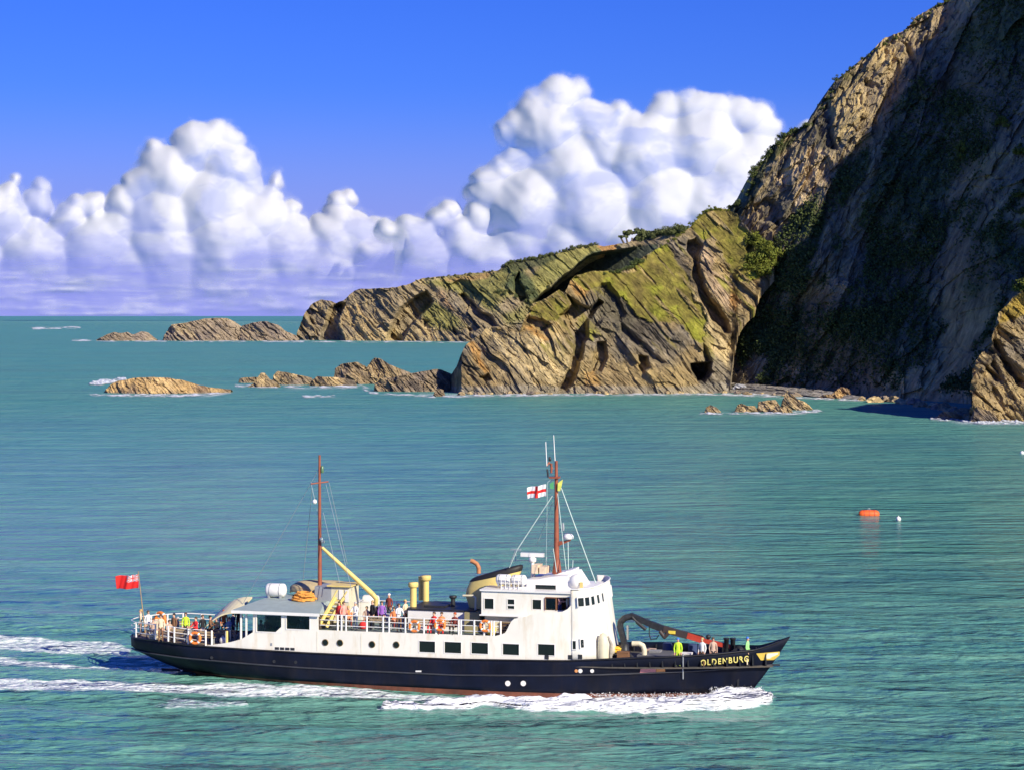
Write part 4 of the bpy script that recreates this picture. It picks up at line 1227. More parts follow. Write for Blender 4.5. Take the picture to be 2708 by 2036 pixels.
def hull_mesh(levels, name, mat):
    m = MB()
    for sg in (-1, 1):
        vs = []
        for lv in levels:
            for s in sp:
                if isinstance(lv, str):       # sheer, or just below it
                    x = -21.9 + s * 43.85
                    z = sheer(x) + (0 if lv == 'top' else -.08)
                    x = xst(z) + s * (xb(z) - xst(z)); z = sheer(x) + (0 if lv == 'top' else -.08)
                elif isinstance(lv, tuple):
                    x0 = -21.9 + s * 43.85
                    z = lv[1] * sheer(x0) ; x = xst(z) + s * (xb(z) - xst(z))
                else:
                    z = lv; x = xst(z) + s * (xb(z) - xst(z))
                vs.append((x, sg * hullb(x, z), z))
        k = NS + 1
        m.add(vs, [(j * k + i, j * k + i + 1, (j + 1) * k + i + 1, (j + 1) * k + i) for j in range(len(levels) - 1) for i in range(NS)], smooth=True)
    o = m.build(name, mat, ship, fix=False)
    bm = bmesh.new(); bm.from_mesh(o.data)
    bmesh.ops.remove_doubles(bm, verts=bm.verts, dist=.004)
    bmesh.ops.recalc_face_normals(bm, faces=bm.faces)
    bm.to_mesh(o.data); bm.free()
    return o
hull = hull_mesh([.30, ('f', .24), ('f', .4), ('f', .55), ('f', .7), ('f', .85), 'top'], 'hull', black)
so_ = hull.modifiers.new('s', 'SOLIDIFY'); so_.thickness = .09; so_.offset = -1
hull_mesh([-.75, -.3, .0, .295], 'boot_topping', redb)
def strake(name, zf, r, mat, x0=-21.6, x1=21.3, k=90):
    for sg in (-1, 1):
        m = MB()
        pts = []
        for i in range(k + 1):
            x = x0 + (x1 - x0) * i / k; z = zf(x)
            pts.append((x, sg * (hullb(x, z) + r * .3), z))
        for a, b in zip(pts[:-1], pts[1:]): m.tube(a, b, r, r, 6, caps=False)
        m.build(name, mat, hull)
strake('rubbing_strake', lambda x: float(np.interp(x, [-21.6, -17.8, -8.5, 1.5, 10, 17, 21], [1.5, 1.37, 1.2, 1.19, 1.5, 1.8, 2.08])), .055, M('strake_black', (.045, .047, .055), .45, 0, .2, 2))
strake('gunwale', lambda x: sheer(x) - .02, .05, M('gunwale_black', (.012, .012, .014), .4))

def HS(u, v, out=.02):
    y = -3.6
    for _ in range(30):
        x, z = S(u, v, y); y = -hullb(x, z) - out
    return Vector((x, y, z))
def decal(name, pts, mat, out=.02, parent=None, n=1):
    P = [HS(u, v, out) for u, v in pts]
    m = MB(); k = len(P)
    vs = P + [p_ + Vector((0, .05, 0)) for p_ in P]
    m.add(vs, [tuple(range(k)), tuple(range(2 * k - 1, k - 1, -1))] + [(i, k + i, k + (i + 1) % k, (i + 1) % k) for i in range(k)])
    return m.build(name, mat, parent or hull)
gold = M('gold_paint', (.80, .55, .10), .4, 0, .08, 4)
offw = M('pale_gold', (.9, .85, .62), .4)
decal('bow_crest', [(2000, 1727), (2062, 1722), (2061, 1732), (2047, 1744), (2012, 1745)], gold)
decal('crest_scroll', [(2030, 1727), (2058, 1725), (2056, 1735), (2040, 1740), (2022, 1741)], offw, .035)
decal('hull_marking', [(1692, 1778), (1694, 1768), (1735, 1766), (1734, 1777)], M('faded_pink', (.62, .25, .27), .6))
decal('hull_marking', [(1735, 1777), (1736, 1766), (1758, 1764), (1759, 1776)], M('faded_orange', (.80, .35, .12), .6))
decal('draught_marking', [(1099, 1776), (1114, 1776), (1114, 1772), (1099, 1772)], white2)
def disc(u, v, r, mat, name):
    c = HS(u, v, .01); m = MB(); m.lathe(c, [(r, 0), (r, .03)], 14, 'y'); return m.build(name, mat, hull)
for u, v in ((1343, 1806), (1384, 1806)): disc(u, v, .17, white2, 'thruster_mark')
disc(1524, 1773, .10, M('faded_orange'), 'discharge_port'); disc(1535, 1773, .13, white2, 'discharge_port'); disc(1566, 1773, .12, white2, 'discharge_port')
for u, v in ((560, 1738), (725, 1748), (782, 1750), (472, 1772)): disc(u, v, .10, dark, 'hull_porthole')
# ship's name
def letters(text, u0, v0, u1, v1, size, mat):
    nn = len(text)
    for i, ch in enumerate(text):
        u = u0 + (u1 - u0) * i / (nn - 1); v = v0 + (v1 - v0) * i / (nn - 1)
        c = HS(u, v, .06); c2 = HS(u + 8, v, .06); up = HS(u, v - 8, .06)
        ax = (c2 - c).normalized(); az = (up - c).normalized(); ay = ax.cross(az).normalized(); az2 = ay.cross(ax) * -1
        fc = bpy.data.curves.new('letter', 'FONT'); fc.body = ch; fc.size = size; fc.extrude = .015; fc.align_x = 'CENTER'; fc.align_y = 'CENTER'; fc.offset = .012
        fo = bpy.data.objects.new('tmp', fc); COL.objects.link(fo)
        dg = bpy.context.evaluated_depsgraph_get()
        me = bpy.data.meshes.new_from_object(fo.evaluated_get(dg)); bpy.data.objects.remove(fo)
        nrm = Vector((ax.y, -ax.x, 0)).normalized()
        if nrm.y > 0: nrm = -nrm
        Mx = Matrix((ax, az, nrm)).transposed().to_4x4(); Mx.translation = c
        me.transform(Matrix.Diagonal((.72, 1, 1, 1))); me.transform(Mx)
        me.materials.clear(); me.materials.append(mat)
        o = bpy.data.objects.new('letter', me); COL.objects.link(o); o.parent = hull
letters('OLDENBURG', 1860, 1752, 1974, 1742, .60, M('name_yellow', (.92, .78, .22), .4))
# anchor and the vertical pipe
m = MB(); c = HS(1952, 1806, .03)
m.box(c.x - .06, c.x + .06, c.y - .06, c.y, c.z - .35, c.z + .45); m.path([c + Vector((-.42, -.06, -.1)), c + Vector((-.2, -.1, -.38)), c + Vector((.2, -.1, -.38)), c + Vector((.42, -.06, -.1))], .07, 6)
m.build('anchor', dark, hull)
m = MB(); m.tube(HS(1806, 1728, .05), HS(1806, 1794, .05), .05, .05, 8); m.build('overflow_pipe', greyp, hull)
m = MB(); m.prism([(-18.6, .1), (-18.2, -.9), (-19.6, -.9), (-19.9, .1)], -.06, .06); m.build('rudder', redb, ship)

# ---- decks
def deck_plate(name, xs_, z, mat, inset=.12, th=.07, zf=None):
    m = MB()
    P = [(x, -(hullb(x, sheer(x)) - inset)) for x in xs_]
    ring = P + [(x, -y) for x, y in reversed(P)]
    n_ = len(P)
    zz = [(zf(x) if zf else z) for x, _ in ring]
    vs = [(x, y, q) for (x, y), q in zip(ring, zz)] + [(x, y, q - th) for (x, y), q in zip(ring, zz)]
    k = len(ring)
    fs = []
    for i in range(n_ - 1):
        a, b, c, d = i, i + 1, k - 2 - i, k - 1 - i
        fs.append((a, b, c, d)); fs.append((k + d, k + c, k + b, k + a))
    fs += [(i, k + i, k + (i + 1) % k, (i + 1) % k) for i in range(k)]
    m.add(vs, fs)
    return m.build(name, mat, ship)
lin = lambda a, b, k: [a + (b - a) * i / k for i in range(k + 1)]
deck_plate('aft_deck', lin(-21.6, -7.7, 40), 0, woodd, zf=lambda x: sheer(x) - .06)
deck_plate('promenade_deck', lin(-7.65, 7.0, 20), 3.62, deckm, .05)
deck_plate('fore_deck', lin(8.9, 20.9, 30), 2.05, M('foredeck_paint', (.075, .07, .06), .8, 0, .3, 3, (.2, .13, .07), .5), .1)

# ---- side plating with window openings
def wall(name, x0, x1, zb, ztop, yf, holes, mat, sides=(-1, 1), parent=None, th=.07, nx=60, extra=()):
    for sg in sides:
        xs_ = sorted(set([round(v_, 4) for v_ in lin(x0, x1, nx)] + [round(e, 4) for h in holes for e in (h[0], h[1])] + [round(e, 4) for e in extra]))
        zs_ = sorted(set([round(e, 4) for h in holes for e in (h[2], h[3])] + [-5.0, 20.0] + [2.6 + .5 * i for i in range(9)]))
        m = MB(); idx = {}
        def vid(i, j):
            if (i, j) not in idx:
                x = xs_[i]; z = min(max(zs_[j], zb(x)), ztop(x))
                idx[(i, j)] = len(m.v); m.v.append((x, sg * yf(x), z))
            return idx[(i, j)]
        for i in range(len(xs_) - 1):
            for j in range(len(zs_) - 1):
                cx, cz = (xs_[i] + xs_[i + 1]) / 2, (zs_[j] + zs_[j + 1]) / 2
                if any(h[0] < cx < h[1] and h[2] < cz < h[3] for h in holes): continue
                zt = max(ztop(xs_[i]), ztop(xs_[i + 1])); zl = min(zb(xs_[i]), zb(xs_[i + 1]))
                if zs_[j] >= zt or zs_[j + 1] <= zl: continue
                q = (vid(i, j), vid(i + 1, j), vid(i + 1, j + 1), vid(i, j + 1))
                m.f.append(q if sg < 0 else q[::-1]); m.sm.append(False); m.mi.append(0)
        o = m.build(name, mat, parent or ship, fix=False)
        bm = bmesh.new(); bm.from_mesh(o.data)
        bmesh.ops.remove_doubles(bm, verts=bm.verts, dist=.002)
        bmesh.ops.dissolve_degenerate(bm, edges=bm.edges, dist=.002)
        bm.to_mesh(o.data); bm.free()
        sm = o.modifiers.new('s', 'SOLIDIFY'); sm.thickness = th; sm.offset = -1
    return o
def window(name, x0, x1, z0, z1, yf, frame=white2, gl=glass, parent=None, sides=(-1, 1), fr=.05, proud=.02, depth=.05):
    """frame ring (part) with a pane (sub-part)"""
    for sg in sides:
        y = lambda x, o_: sg * (yf(x) + o_)
        m = MB()
        for (a, b, c, d) in ((x0 - fr, x1 + fr, z1, z1 + fr), (x0 - fr, x1 + fr, z0 - fr, z0), (x0 - fr, x0, z0, z1), (x1, x1 + fr, z0, z1)):
            ya, yb = yf((x0 + x1) / 2) + proud, yf((x0 + x1) / 2) - .06
            m.box(a, b, min(sg * ya, sg * yb), max(sg * ya, sg * yb), c, d)
        f = m.build(name, frame, parent or ship)
        m = MB(); yc = yf((x0 + x1) / 2)
        ya, yb = sg * (yc - depth), sg * (yc - depth - .02)
        m.box(x0, x1, min(ya, yb), max(ya, yb), z0, z1)
        m.build('pane', gl, f)
yside = lambda x: hullb(x, sheer(x)) - .035
def rect(u0, v0, u1, v1, y):
    xa, zb_ = S(u0, v1, y); xc, zt = S(u1, v0, y)
    return (xa, xc, (zb_ + S(u1, v1, y)[1]) / 2, (zt + S(u0, v0, y)[1]) / 2)
prof = [S(u, v, -3.66) for u, v in ((537, 1708), (560, 1705), (590, 1701), (610, 1697), (638, 1689), (655, 1679), (668, 1671))]
xd = prof[-1][0]; xe = S(841, 1640, -3.7)[0]
top = [p_ for p_ in prof] + [(xd + .01, 4.66), (xe, 4.66), (xe + .01, 3.64)] + [(4.2, 3.72)] + [S(u, v, -3.7) for u, v in ((1327, 1676), (1336, 1672), (1341, 1664), (1347, 1651), (1353, 1641), (1360, 1635), (1384, 1631), (1397, 1627), (1412, 1619), (1486, 1617), (1500, 1610), (1509, 1600))] + [(8.98, 6.62)]
TX = [t[0] for t in top]; TZ = [t[1] for t in top]
ztop_side = lambda x: float(np.interp(x, TX, TZ))
WIN = [rect(1108, 1695, 1150, 1724, -3.75), rect(1175, 1697, 1219, 1726, -3.75), rect(1246, 1699, 1290, 1728, -3.75), rect(1329, 1702, 1372, 1731, -3.75), rect(1422, 1703, 1466, 1732, -3.75)]
CAB = [rect(678, 1626, 743, 1670, -3.7), rect(757, 1628, 818, 1663, -3.7)]
wall('side_plating', TX[0] + .02, 8.97, lambda x: sheer(x) + .02, ztop_side, yside, WIN + CAB, white, nx=150, extra=TX)
for w_ in WIN: window('saloon_window', *w_, yside, frame=white2, fr=.045)
for w_ in CAB:
    window('cabin_window', *w_, yside, frame=white2, gl=pane_m, fr=.06)
# chamfered corner of the first cabin window
for sg in (-1, 1):
    x0, x1, z0, z1 = CAB[0]; yy = yside(x1) - .03
    m = MB(); m.prism([(x1 + .01, z0 - .01), (x1 + .01, z0 + .36), (x1 - .40, z0 - .01)], sg * yy - .035, sg * yy + .035); m.build('window_corner', white, ship)
for u, v in ((860, 1698), (899, 1699), (984, 1703), (1048, 1704)):
    x, z = S(u, v, -3.72)
    for sg in (-1, 1):
        m = MB(); m.torus((x, sg * (yside(x) + .015), z), .19, .03, 'y', 18, 6); f = m.build('porthole', M('brass', (.25, .17, .07), .4, .6), ship)
        m = MB(); m.lathe((x, sg * (yside(x) + .02) if sg < 0 else yside(x) - .0, z), [(.18, 0), (.18, .02)], 18, 'y'); m.build('pane', glass, f)
x0, z0 = S(726, 1717, -3.72); x1, z1 = S(781, 1711, -3.72)
m = MB()
for i in range(4):
    a = x0 + (x1 - x0) * i / 4
    m.box(a, a + .28, -yside(a) - .02, -yside(a) + .05, z0, z0 + .16)
m.build('freeing_port', dark, ship)
for u in (1507, 1533, 1446):
    x, z = S(u, 1738, -3.66); m = MB(); m.box(x - .12, x + .14, -yside(x) - .03, -yside(x) + .05, sheer(x) + .06, sheer(x) + .32); m.build('freeing_port', dark, ship)
x, z = S(717, 1703, -3.7); m = MB(); m.box(x - .06, x + .06, -yside(x) - .03, -yside(x), z - .08, z + .08); m.build('fairlead', greyp, ship)
# raised panel seams and white belting along the plating
m = MB()
for u in (955, 1003, 838):
    x, z = S(u, 1700, -3.7); m.box(x - .012, x + .012, -yside(x) - .012, -yside(x), 2.3, 3.55)
m.build('panel_seam', M('cream_seam', (.62, .55, .38), .5), ship)

# ---- aft cabin
m = MB(); m.box(xd, xd + .07, 2.3, 3.55, 2.2, 4.66).box(xd, xd + .07, -3.55, -3.2, 2.2, 4.66).box(xd, xd + .07, -1.6, 1.6, 2.2, 4.66)
m.build('cabin_bulkhead', white, ship)
m = MB(); m.box(xe - .07, xe, -3.6, 3.6, 2.2, 4.66); m.build('cabin_bulkhead', M('cabin_dark', (.10, .075, .055), .7), ship)
m = MB(); m.box(xd + .4, xe - .3, .9, 1.0, 2.2, 4.6); m.build('cabin_partition', M('cabin_panel', (.14, .06, .04), .6), ship)
m = MB()
x0, x1 = xd - 1.35, xe + .15
e1, e2 = 1.9, 1.9
ring = [(x0, -3.85), (x1, -3.85), (x1, 3.85), (x0, 3.85)]
inner = [(x0 + .95, -1.6), (x1 - .5, -1.6), (x1 - .5, 1.6), (x0 + .95, 1.6)]
vs = [(x, y, 4.60) for x, y in ring] + [(x, y, 4.72) for x, y in ring] + [(x, y, 5.10) for x, y in inner]
m.add(vs, [(0, 1, 2, 3), (0, 1, 5, 4), (1, 2, 6, 5), (2, 3, 7, 6), (3, 0, 4, 7), (4, 5, 9, 8), (5, 6, 10, 9), (6, 7, 11, 10), (7, 4, 8, 11), (8, 9, 10, 11)])
m.build('cabin_roof', roofg, ship)
m = MB(); m.box(x0 - .03, x1, -3.89, -3.83, 4.52, 4.70).box(x0 - .03, x1, 3.83, 3.89, 4.52, 4.70); m.build('roof_fascia', white2, ship)
for u in (636, 650):
    x = S(u, 1650, -3.6)[0]
    for sg in (-1, 1):
        m = MB(); m.box(x - .05, x + .05, sg * 3.5 - .05, sg * 3.5 + .05, 2.3, 4.6); m.build('stanchion', white2, ship)
# sloping canopy over the aft ladder
a = S3(557, 1638, 1.2); b = S3(652, 1592, 1.2)
m = MB()
vs = []
for y in (-.2, 2.2):
    for t in range(9):
        q = a.lerp(b, t / 8); vs.append((q.x, y, q.z + .38 * sin(pi * t / 8) + (.25 if y > 0 else -.45)))
vs += [(x, y, z - .10) for x, y, z in vs]
k = 9
fs = [(i, i + 1, k + i + 1, k + i) for i in range(k - 1)] + [(2 * k + i, 3 * k + i, 3 * k + i + 1, 2 * k + i + 1) for i in range(k - 1)] + [(i, 2 * k + i, 2 * k + i + 1, i + 1) for i in range(k - 1)] + [(k + i, k + i + 1, 3 * k + i + 1, 3 * k + i) for i in range(k - 1)]
m.add(vs, fs); m.build('ladder_canopy', M('canopy_cream', (.80, .72, .45), .6, 0, .05), ship)

# ---- engine casing, ventilators, funnel
xa = S(1079, 1620, -1.8)[0]; xc = S(1245, 1620, -1.8)[0] + .3
m = MB(); m.box(xa, xc, -1.8, 1.8, 3.6, 4.86); m.build('engine_casing', white2, ship)
m = MB(); m.box(xa - .06, xc, -1.86, 1.86, 4.862, 4.96).box(xa + .8, xa + 2.2, -1.0, 1.2, 4.962, 5.08); m.build('casing_roof', dark, ship)
def mushroom(u, v0, v1, zb_, r, mat, name='ventilator', cap=1.55, ch=.34):
    x, y = G(u, v1, zb_)
    h = S(u, v0, y)[1] - zb_
    m = MB(); m.lathe((x, y, zb_), [(r, 0), (r, h - ch)], 14); o = m.build(name, mat, ship)
    m = MB(); m.lathe((x, y, zb_ + h - ch), [(r * 1.05, 0), (r * cap * .93, .05), (r * cap, .08), (r * cap, ch * .8), (r * cap * .96, ch), (.02, ch + .02)], 14); m.build('cowl', mat, o)
mushroom(1093, 1539, 1603, 4.96, .21, yellow)
mushroom(1126, 1521, 1588, 4.96, .21, yellow, cap=1.65)
mushroom(1113, 1523, 1586, 4.96, .15, yellow, cap=1.1)
mushroom(1198, 1574, 1603, 4.96, .14, dark, cap=1.75, ch=.2)
def funnel_ring(t, n=26, grow=1.0):
    """t 0 bottom .. 1 top; top plane slopes up forward"""
    xl = float(np.interp(t, [0, .45, .8, 1], [1.45, 1.15, 1.42, 1.75]))
    xr = float(np.interp(t, [0, .5, 1], [4.35, 4.6, 5.0]))
    zl = 4.9 + t * 2.0; zr = 4.9 + t * 2.98
    P = []
    for i in range(n):
        a = 2 * pi * i / n
        cx = (xl + xr) / 2 + (xr - xl) / 2 * cos(a) * grow
        w = 1.0 * (1 - .25 * t) * grow
        y = w * math.copysign(abs(sin(a)) ** .8, sin(a)) * (1 - .28 * max(0, -cos(a)))
        f = (cx - xl) / (xr - xl)
        P.append((cx, y, zl + (zr - zl) * f))
    return P
def loft(rings, mat, name, cap=True, parent=None):
    m = MB(); n_ = len(rings[0]); vs = [q for r in rings for q in r]
    m.add(vs, [(j * n_ + i, j * n_ + (i + 1) % n_, (j + 1) * n_ + (i + 1) % n_, (j + 1) * n_ + i) for j in range(len(rings) - 1) for i in range(n_)], smooth=True)
    if cap: m.add(rings[-1], [tuple(range(n_))])
    return m.build(name, mat, parent or ship)
fun = loft([funnel_ring(t) for t in (0, .2, .4, .6, .83)], yellow, 'funnel', False)
loft([funnel_ring(t, grow=g) for t, g in ((.825, 1.02), (.89, 1.03), (.94, 1.0), (.97, .9), (.98, .6))], M('funnel_black', (.02, .018, .016), .6), 'funnel_top', True, fun)
pp = [S3(u, v, .2) for u, v in ((1266, 1515), (1266, 1500), (1261, 1490), (1250, 1483), (1245, 1482))]
m = MB(); m.path(pp, .14, 10); m.build('exhaust_pipe', M('rusty_pipe', (.48, .20, .08), .7, 0, .25, 6), fun)
m = MB(); pp = [S3(u, v, -1.3) for u, v in ((1224, 1574), (1250, 1574), (1258, 1580), (1257, 1632))]
m.path(pp, .07, 8); m.build('vent_pipe', cream, ship)
m = MB(); m.box(1.75, 2.75, -2.2, 2.2, 3.65, 4.9); m.build('uptake_housing', M('shaded_buff', (.30, .26, .13), .7, 0, .15, 2), ship)  # olive is the buff colour with its shade mixed in

# ---- bridge house
UY = 2.9
yU = lambda x: UY
xh0 = S(1273, 1600, -UY)[0]; xh1 = 9.25
OPEN = rect(1443, 1581, 1506, 1613, -UY)
HW_ = [rect(1281, 1582, 1305, 1609, -UY), rect(1408, 1585, 1431, 1610, -UY), rect(1342, 1584, 1360, 1597, -UY), rect(1342, 1601, 1360, 1609, -UY)]
wall('bridge_side', xh0, xh1, lambda x: 4.9, lambda x: 6.38, yU, HW_ + [OPEN], white, nx=20)
for w_ in HW_: window('bridge_window', *w_, yU, fr=.035)
for sg in (-1, 1):
    x0, x1, z0, z1 = OPEN; m = MB(); m.box(x0 - .06, x0, sg * UY - .05, sg * UY + .05, z0, z1).box(x0, x1, sg * UY - .05, sg * UY + .05, z1, z1 + .06).box(x0 + (x1 - x0) * .42, x0 + (x1 - x0) * .48, sg * UY - .03, sg * UY + .03, z0, z1)
    f = m.build('sliding_window', M('teak', (.25, .11, .05), .5), ship)
    m = MB(); m.box(x0, x0 + (x1 - x0) * .42, sg * (UY - .03) - .01, sg * (UY - .03) + .01, z0, z1); m.build('pane', pane_m, f)
m = MB(); m.box(xh0, xh0 + .07, -UY + .07, UY - .07, 4.9, 6.38); m.build('bridge_aft_wall', white, ship)
m = MB(); m.box(5.9, 5.97, -UY + .08, UY - .08, 4.98, 6.37).box(5.98, 9.2, .2, .26, 4.98, 6.37); m.build('bridge_partition', M('varnish', (.22, .12, .05), .5), ship)
m = MB(); m.box(xh0 - .1, 5.6, -3.0, 3.0, 4.84, 4.92).box(5.6, 9.2, -3.6, 3.6, 4.84, 4.92); m.build('bridge_deck', white2, ship)
m = MB(); m.box(xh0 - .08, 9.6, -3.02, 3.02, 6.385, 6.48); m.build('bridge_roof', white2, ship)
m = MB(); m.box(3.2, 7.0, -2.6, 2.6, 3.66, 4.83); m.build('lower_house', cream, ship)
x, z = S(1337, 1662, -2.65); m = MB()
for i in range(5): m.box(x - .35, x + .35, -2.75, -2.62, z - .3 + i * .16, z - .22 + i * .16)
m.build('louvre', M('louvre_brown', (.16, .09, .04), .7), ship)
# curved raking front, with windows
def front_pt(s, z, out=0.0):
    """s -1..1 across the ship"""
    a = s * pi / 2
    x = 8.95 + 1.30 * abs(cos(a)) ** .75
    y = math.copysign(min(3.70 * abs(sin(a)) ** .82, hullb(x, sheer(x)) - .04), s)
    rake = .75 * (6.7 - z) / 4.4 * abs(cos(a)) ** 1.0
    n_ = Vector((1.0 * cos(a) + .25, 1.5 * sin(a), 0)).normalized()
    return Vector((x + rake, y, z)) + n_ * out
NSF = 60
m = MB(); zl = [2.35, 3.0, 4.0, 5.0, 5.8, 6.3, 6.74]
vs = [front_pt(-1 + 2 * i / NSF, z) for z in zl for i in range(NSF + 1)]
k = NSF + 1
m.add(vs, [(j * k + i, j * k + i + 1, (j + 1) * k + i + 1, (j + 1) * k + i) for j in range(len(zl) - 1) for i in range(NSF)], smooth=True)
fr_ = m.build('bridge_front', white, ship); q = fr_.modifiers.new('s', 'SOLIDIFY'); q.thickness = .07; q.offset = -1
m = MB()
P = [front_pt(-1 + 2 * i / NSF, 6.76, .03) for i in range(NSF + 1)]
for a, b in zip(P[:-1], P[1:]): m.tube(a, b, .045, .045, 6, caps=False)
m.build('front_capping', white2, fr_)
def front_window(s, z, w, h, name='front_window'):
    c = front_pt(s, z, .0); c1 = front_pt(s + .01, z); t = (c1 - c).normalized(); up = (front_pt(s, z + .1) - c).normalized(); nn = t.cross(up)
    if nn.x < 0: nn = -nn
    Mx = Matrix((t, up, nn)).transposed().to_4x4(); Mx.translation = c + nn * .01
    m = MB(); f_ = .045
    for bx in ((-w / 2 - f_, w / 2 + f_, h / 2, h / 2 + f_), (-w / 2 - f_, w / 2 + f_, -h / 2 - f_, -h / 2), (-w / 2 - f_, -w / 2, -h / 2, h / 2), (w / 2, w / 2 + f_, -h / 2, h / 2)):
        m.box(bx[0], bx[1], bx[2], bx[3], -.02, .05, M4=Mx)
    f = m.build(name, white2, fr_)
    m = MB(); m.box(-w / 2, w / 2, -h / 2, h / 2, -.02, .02, M4=Mx); m.build('pane', glass, fr_)
def find_s(u, z):
    best = None
    for i in range(200):
        s = -1 + i / 199 * 1.15
        P_ = front_pt(s, z); wv = W(P_.x, P_.y, z); uu = U0 + FP * wv.x / wv.y
        if best is None or abs(uu - u) < best[0]: best = (abs(uu - u), s)
    return best[1]
for u in (1535, 1551, 1566, 1580, 1592): front_window(find_s(u, 6.0), 5.98, .40, .52)
for s in (.25, .4, .55, .7): front_window(s, 5.98, .40, .52)
for u, z in ((1519, 3.35), (1539, 3.45)): front_window(find_s(u, z), z, .20, .5, 'small_window')
# locker and stained gear against the front
m = MB(); c = front_pt(-.42, 3.0, .35); m.lathe((c.x, c.y, 2.1), [(.34, 0), (.36, .5), (.33, 1.2), (.30, 1.6), (.18, 1.85), (.03, 1.92)], 12); m.build('deck_locker', cream, ship)
m = MB(); c = front_pt(-.30, 3.0, .5); m.path([(c.x, c.y, 2.1), (c.x + .05, c.y, 3.3), (c.x - .15, c.y, 3.75)], [.12, .1, .06], 8); m.build('fender_stand', M('weathered', (.33, .30, .25), .8, 0, .3, 6), ship)
# chart house and monkey island
cp = [S(u, v, -1.9) for u, v in ((1393, 1570), (1392, 1532), (1420, 1531), (1452, 1525), (1480, 1522), (1500, 1522), (1524, 1562))]
cp = [(x, max(z, 6.485)) for x, z in cp]
m = MB(); m.prism(cp, -1.9, 1.9); m.build('chart_house', white2, ship)
window('chart_window', *rect(1416, 1546, 1470, 1561, -1.9), lambda x: 1.9, fr=.04, depth=-.01)
m = MB(); m.box(cp[0][0] - 1.6, cp[0][0] - .02, -2.2, 2.2, 6.485, 6.60); m.build('raft_platform', white2, ship)
m = MB()
for i in range(6):
    x = cp[0][0] - 1.5 + i * .28; m.tube((x, -2.5, 6.48), (x, -2.5, 7.2), .025, .025, 6)
m.tube((cp[0][0] - 1.55, -2.5, 7.2), (cp[0][0], -2.5, 7.2), .03, .03, 6); m.tube((cp[0][0] - 1.55, -2.5, 6.85), (cp[0][0], -2.5, 6.85), .02, .02, 6)
m.build('monkey_rail', white2, ship)
# searchlight dome on the roof edge
tp_ = [S(u, v, -.8) for u, v in ((1452, 1535), (1455, 1524), (1495, 1509), (1515, 1505), (1520, 1535))]
m = MB(); m.prism(tp_, -.8, .8); m.build('wind_screen', white2, ship)
c = S3(1526, 1537, -1.6); m = MB(); m.ball(c, .56, 14, .85); m.tube((c.x, c.y, 6.48), c, .25, .25, 10); m.build('satellite_dome', white2, ship)
c = S3(1537, 1545, -2.15); m = MB(); m.box(c.x - .1, c.x + .1, c.y, c.y + .05, c.z - .2, c.z + .15); m.build('dome_mark', yellow, ship)
# radar
c = S3(1408, 1466, 0); rd = MB(); rd.tube((c.x + .05, 0, 6.8), (c.x, 0, c.z - .35), .16, .10, 10).lathe((c.x, 0, c.z - .5), [(.1, 0), (.24, .08), (.25, .3), (.12, .38), (.08, .5)], 12)
r_ = rd.build('radar_pedestal', white2, ship)
m = MB(); m.box(c.x - .75, c.x + .75, -.12, .12, c.z - .12, c.z + .12); m.build('radar_scanner', white2, r_)
c = S3(1364, 1452, .3); m = MB(); m.box(c.x - .34, c.x + .34, .22, .38, c.z - .05, c.z + .05).tube(c, c + Vector((0, 0, -.75)), .03, .03, 6).tube(c, c + Vector((-.35, 0, -.85)), .03, .03, 6); m.build('aerial_bracket', steel, ship)

# ---- masts
def mast(name, u, vb_, vt, zb_, r0, r1, y=0):
    x, zt = S(u, vt, y); m = MB(); m.tube((S(u + 1, vb_, y)[0], y, zb_), (x, y, zt), r0, r1, 12)
    return m.build(name, brown, ship), x, zt
am, ax_, az_ = mast('aft_mast', 845, 1560, 1203, 4.9, .15, .075)
def bar(m, a, b, r, n=6): return m.tube(a, b, r, r, n)
m = MB(); bar(m, S3(822, 1279, -.5), S3(868, 1273, .4), .05); m.build('crosstree', brown, am)
m = MB(); m.ball(S3(832, 1326, -.4), .16, 10); m.build('white_lamp', white2, am)
m = MB(); m.ball(S3(850, 1425, -.25), .13, 10).tube(S3(850, 1431, -.25), S3(858, 1432, -.25), .09, .09, 8); m.build('deck_lamp', steel, am)
m = MB(); m.lathe(S3(852, 1240, 0), [(.09, -.25), (.11, -.2), (.11, .15), (.05, .22)], 8); m.build('masthead_light', M('lamp_green', (.1, .2, .1), .3), am)
m = MB(); a = S3(852, 1447, 0); b = S3(985, 1570, 0); m.tube(a, b, .10, .17, 10).path([b, S3(995, 1582, 0), S3(994, 1600, 0)], [.17, .16, .12], 8); m.build('derrick_boom', yellow, am)
m = MB()
for a, b in (((862, 1280, 0), (930, 1560, -3.3)), ((870, 1275, .3), (918, 1490, 2)), ((855, 1355, 0), (898, 1540, -2)), ((822, 1275, -.4), (832, 1320, -.4)), ((838, 1345, 0), (845, 1380, 0)), ((826, 1290, 0), (800, 1545, 2.6)), ((846, 1235, 0), (640, 1600, 1)), ):
    m.tube(S3(*a), S3(*b), .018, .018, 5)
m.build('rigging', steel, am)
fm, fx_, fz_ = mast('fore_mast', 1471, 1510, 1218, 6.8, .20, .09)
m = MB(); c = S3(1473, 1490, 0); m.lathe((c.x, 0, c.z - .6), [(.32, 0), (.24, .5), (.19, .9)], 12); m.build('mast_foot', brown, fm)
m = MB(); m.tube(S3(1470, 1260, 0), S3(1464, 1150, 0), .04, .025, 6).tube(S3(1446, 1232, -.2), S3(1443, 1168, -.2), .035, .03, 6); m.build('whip_aerial', white2, fm)
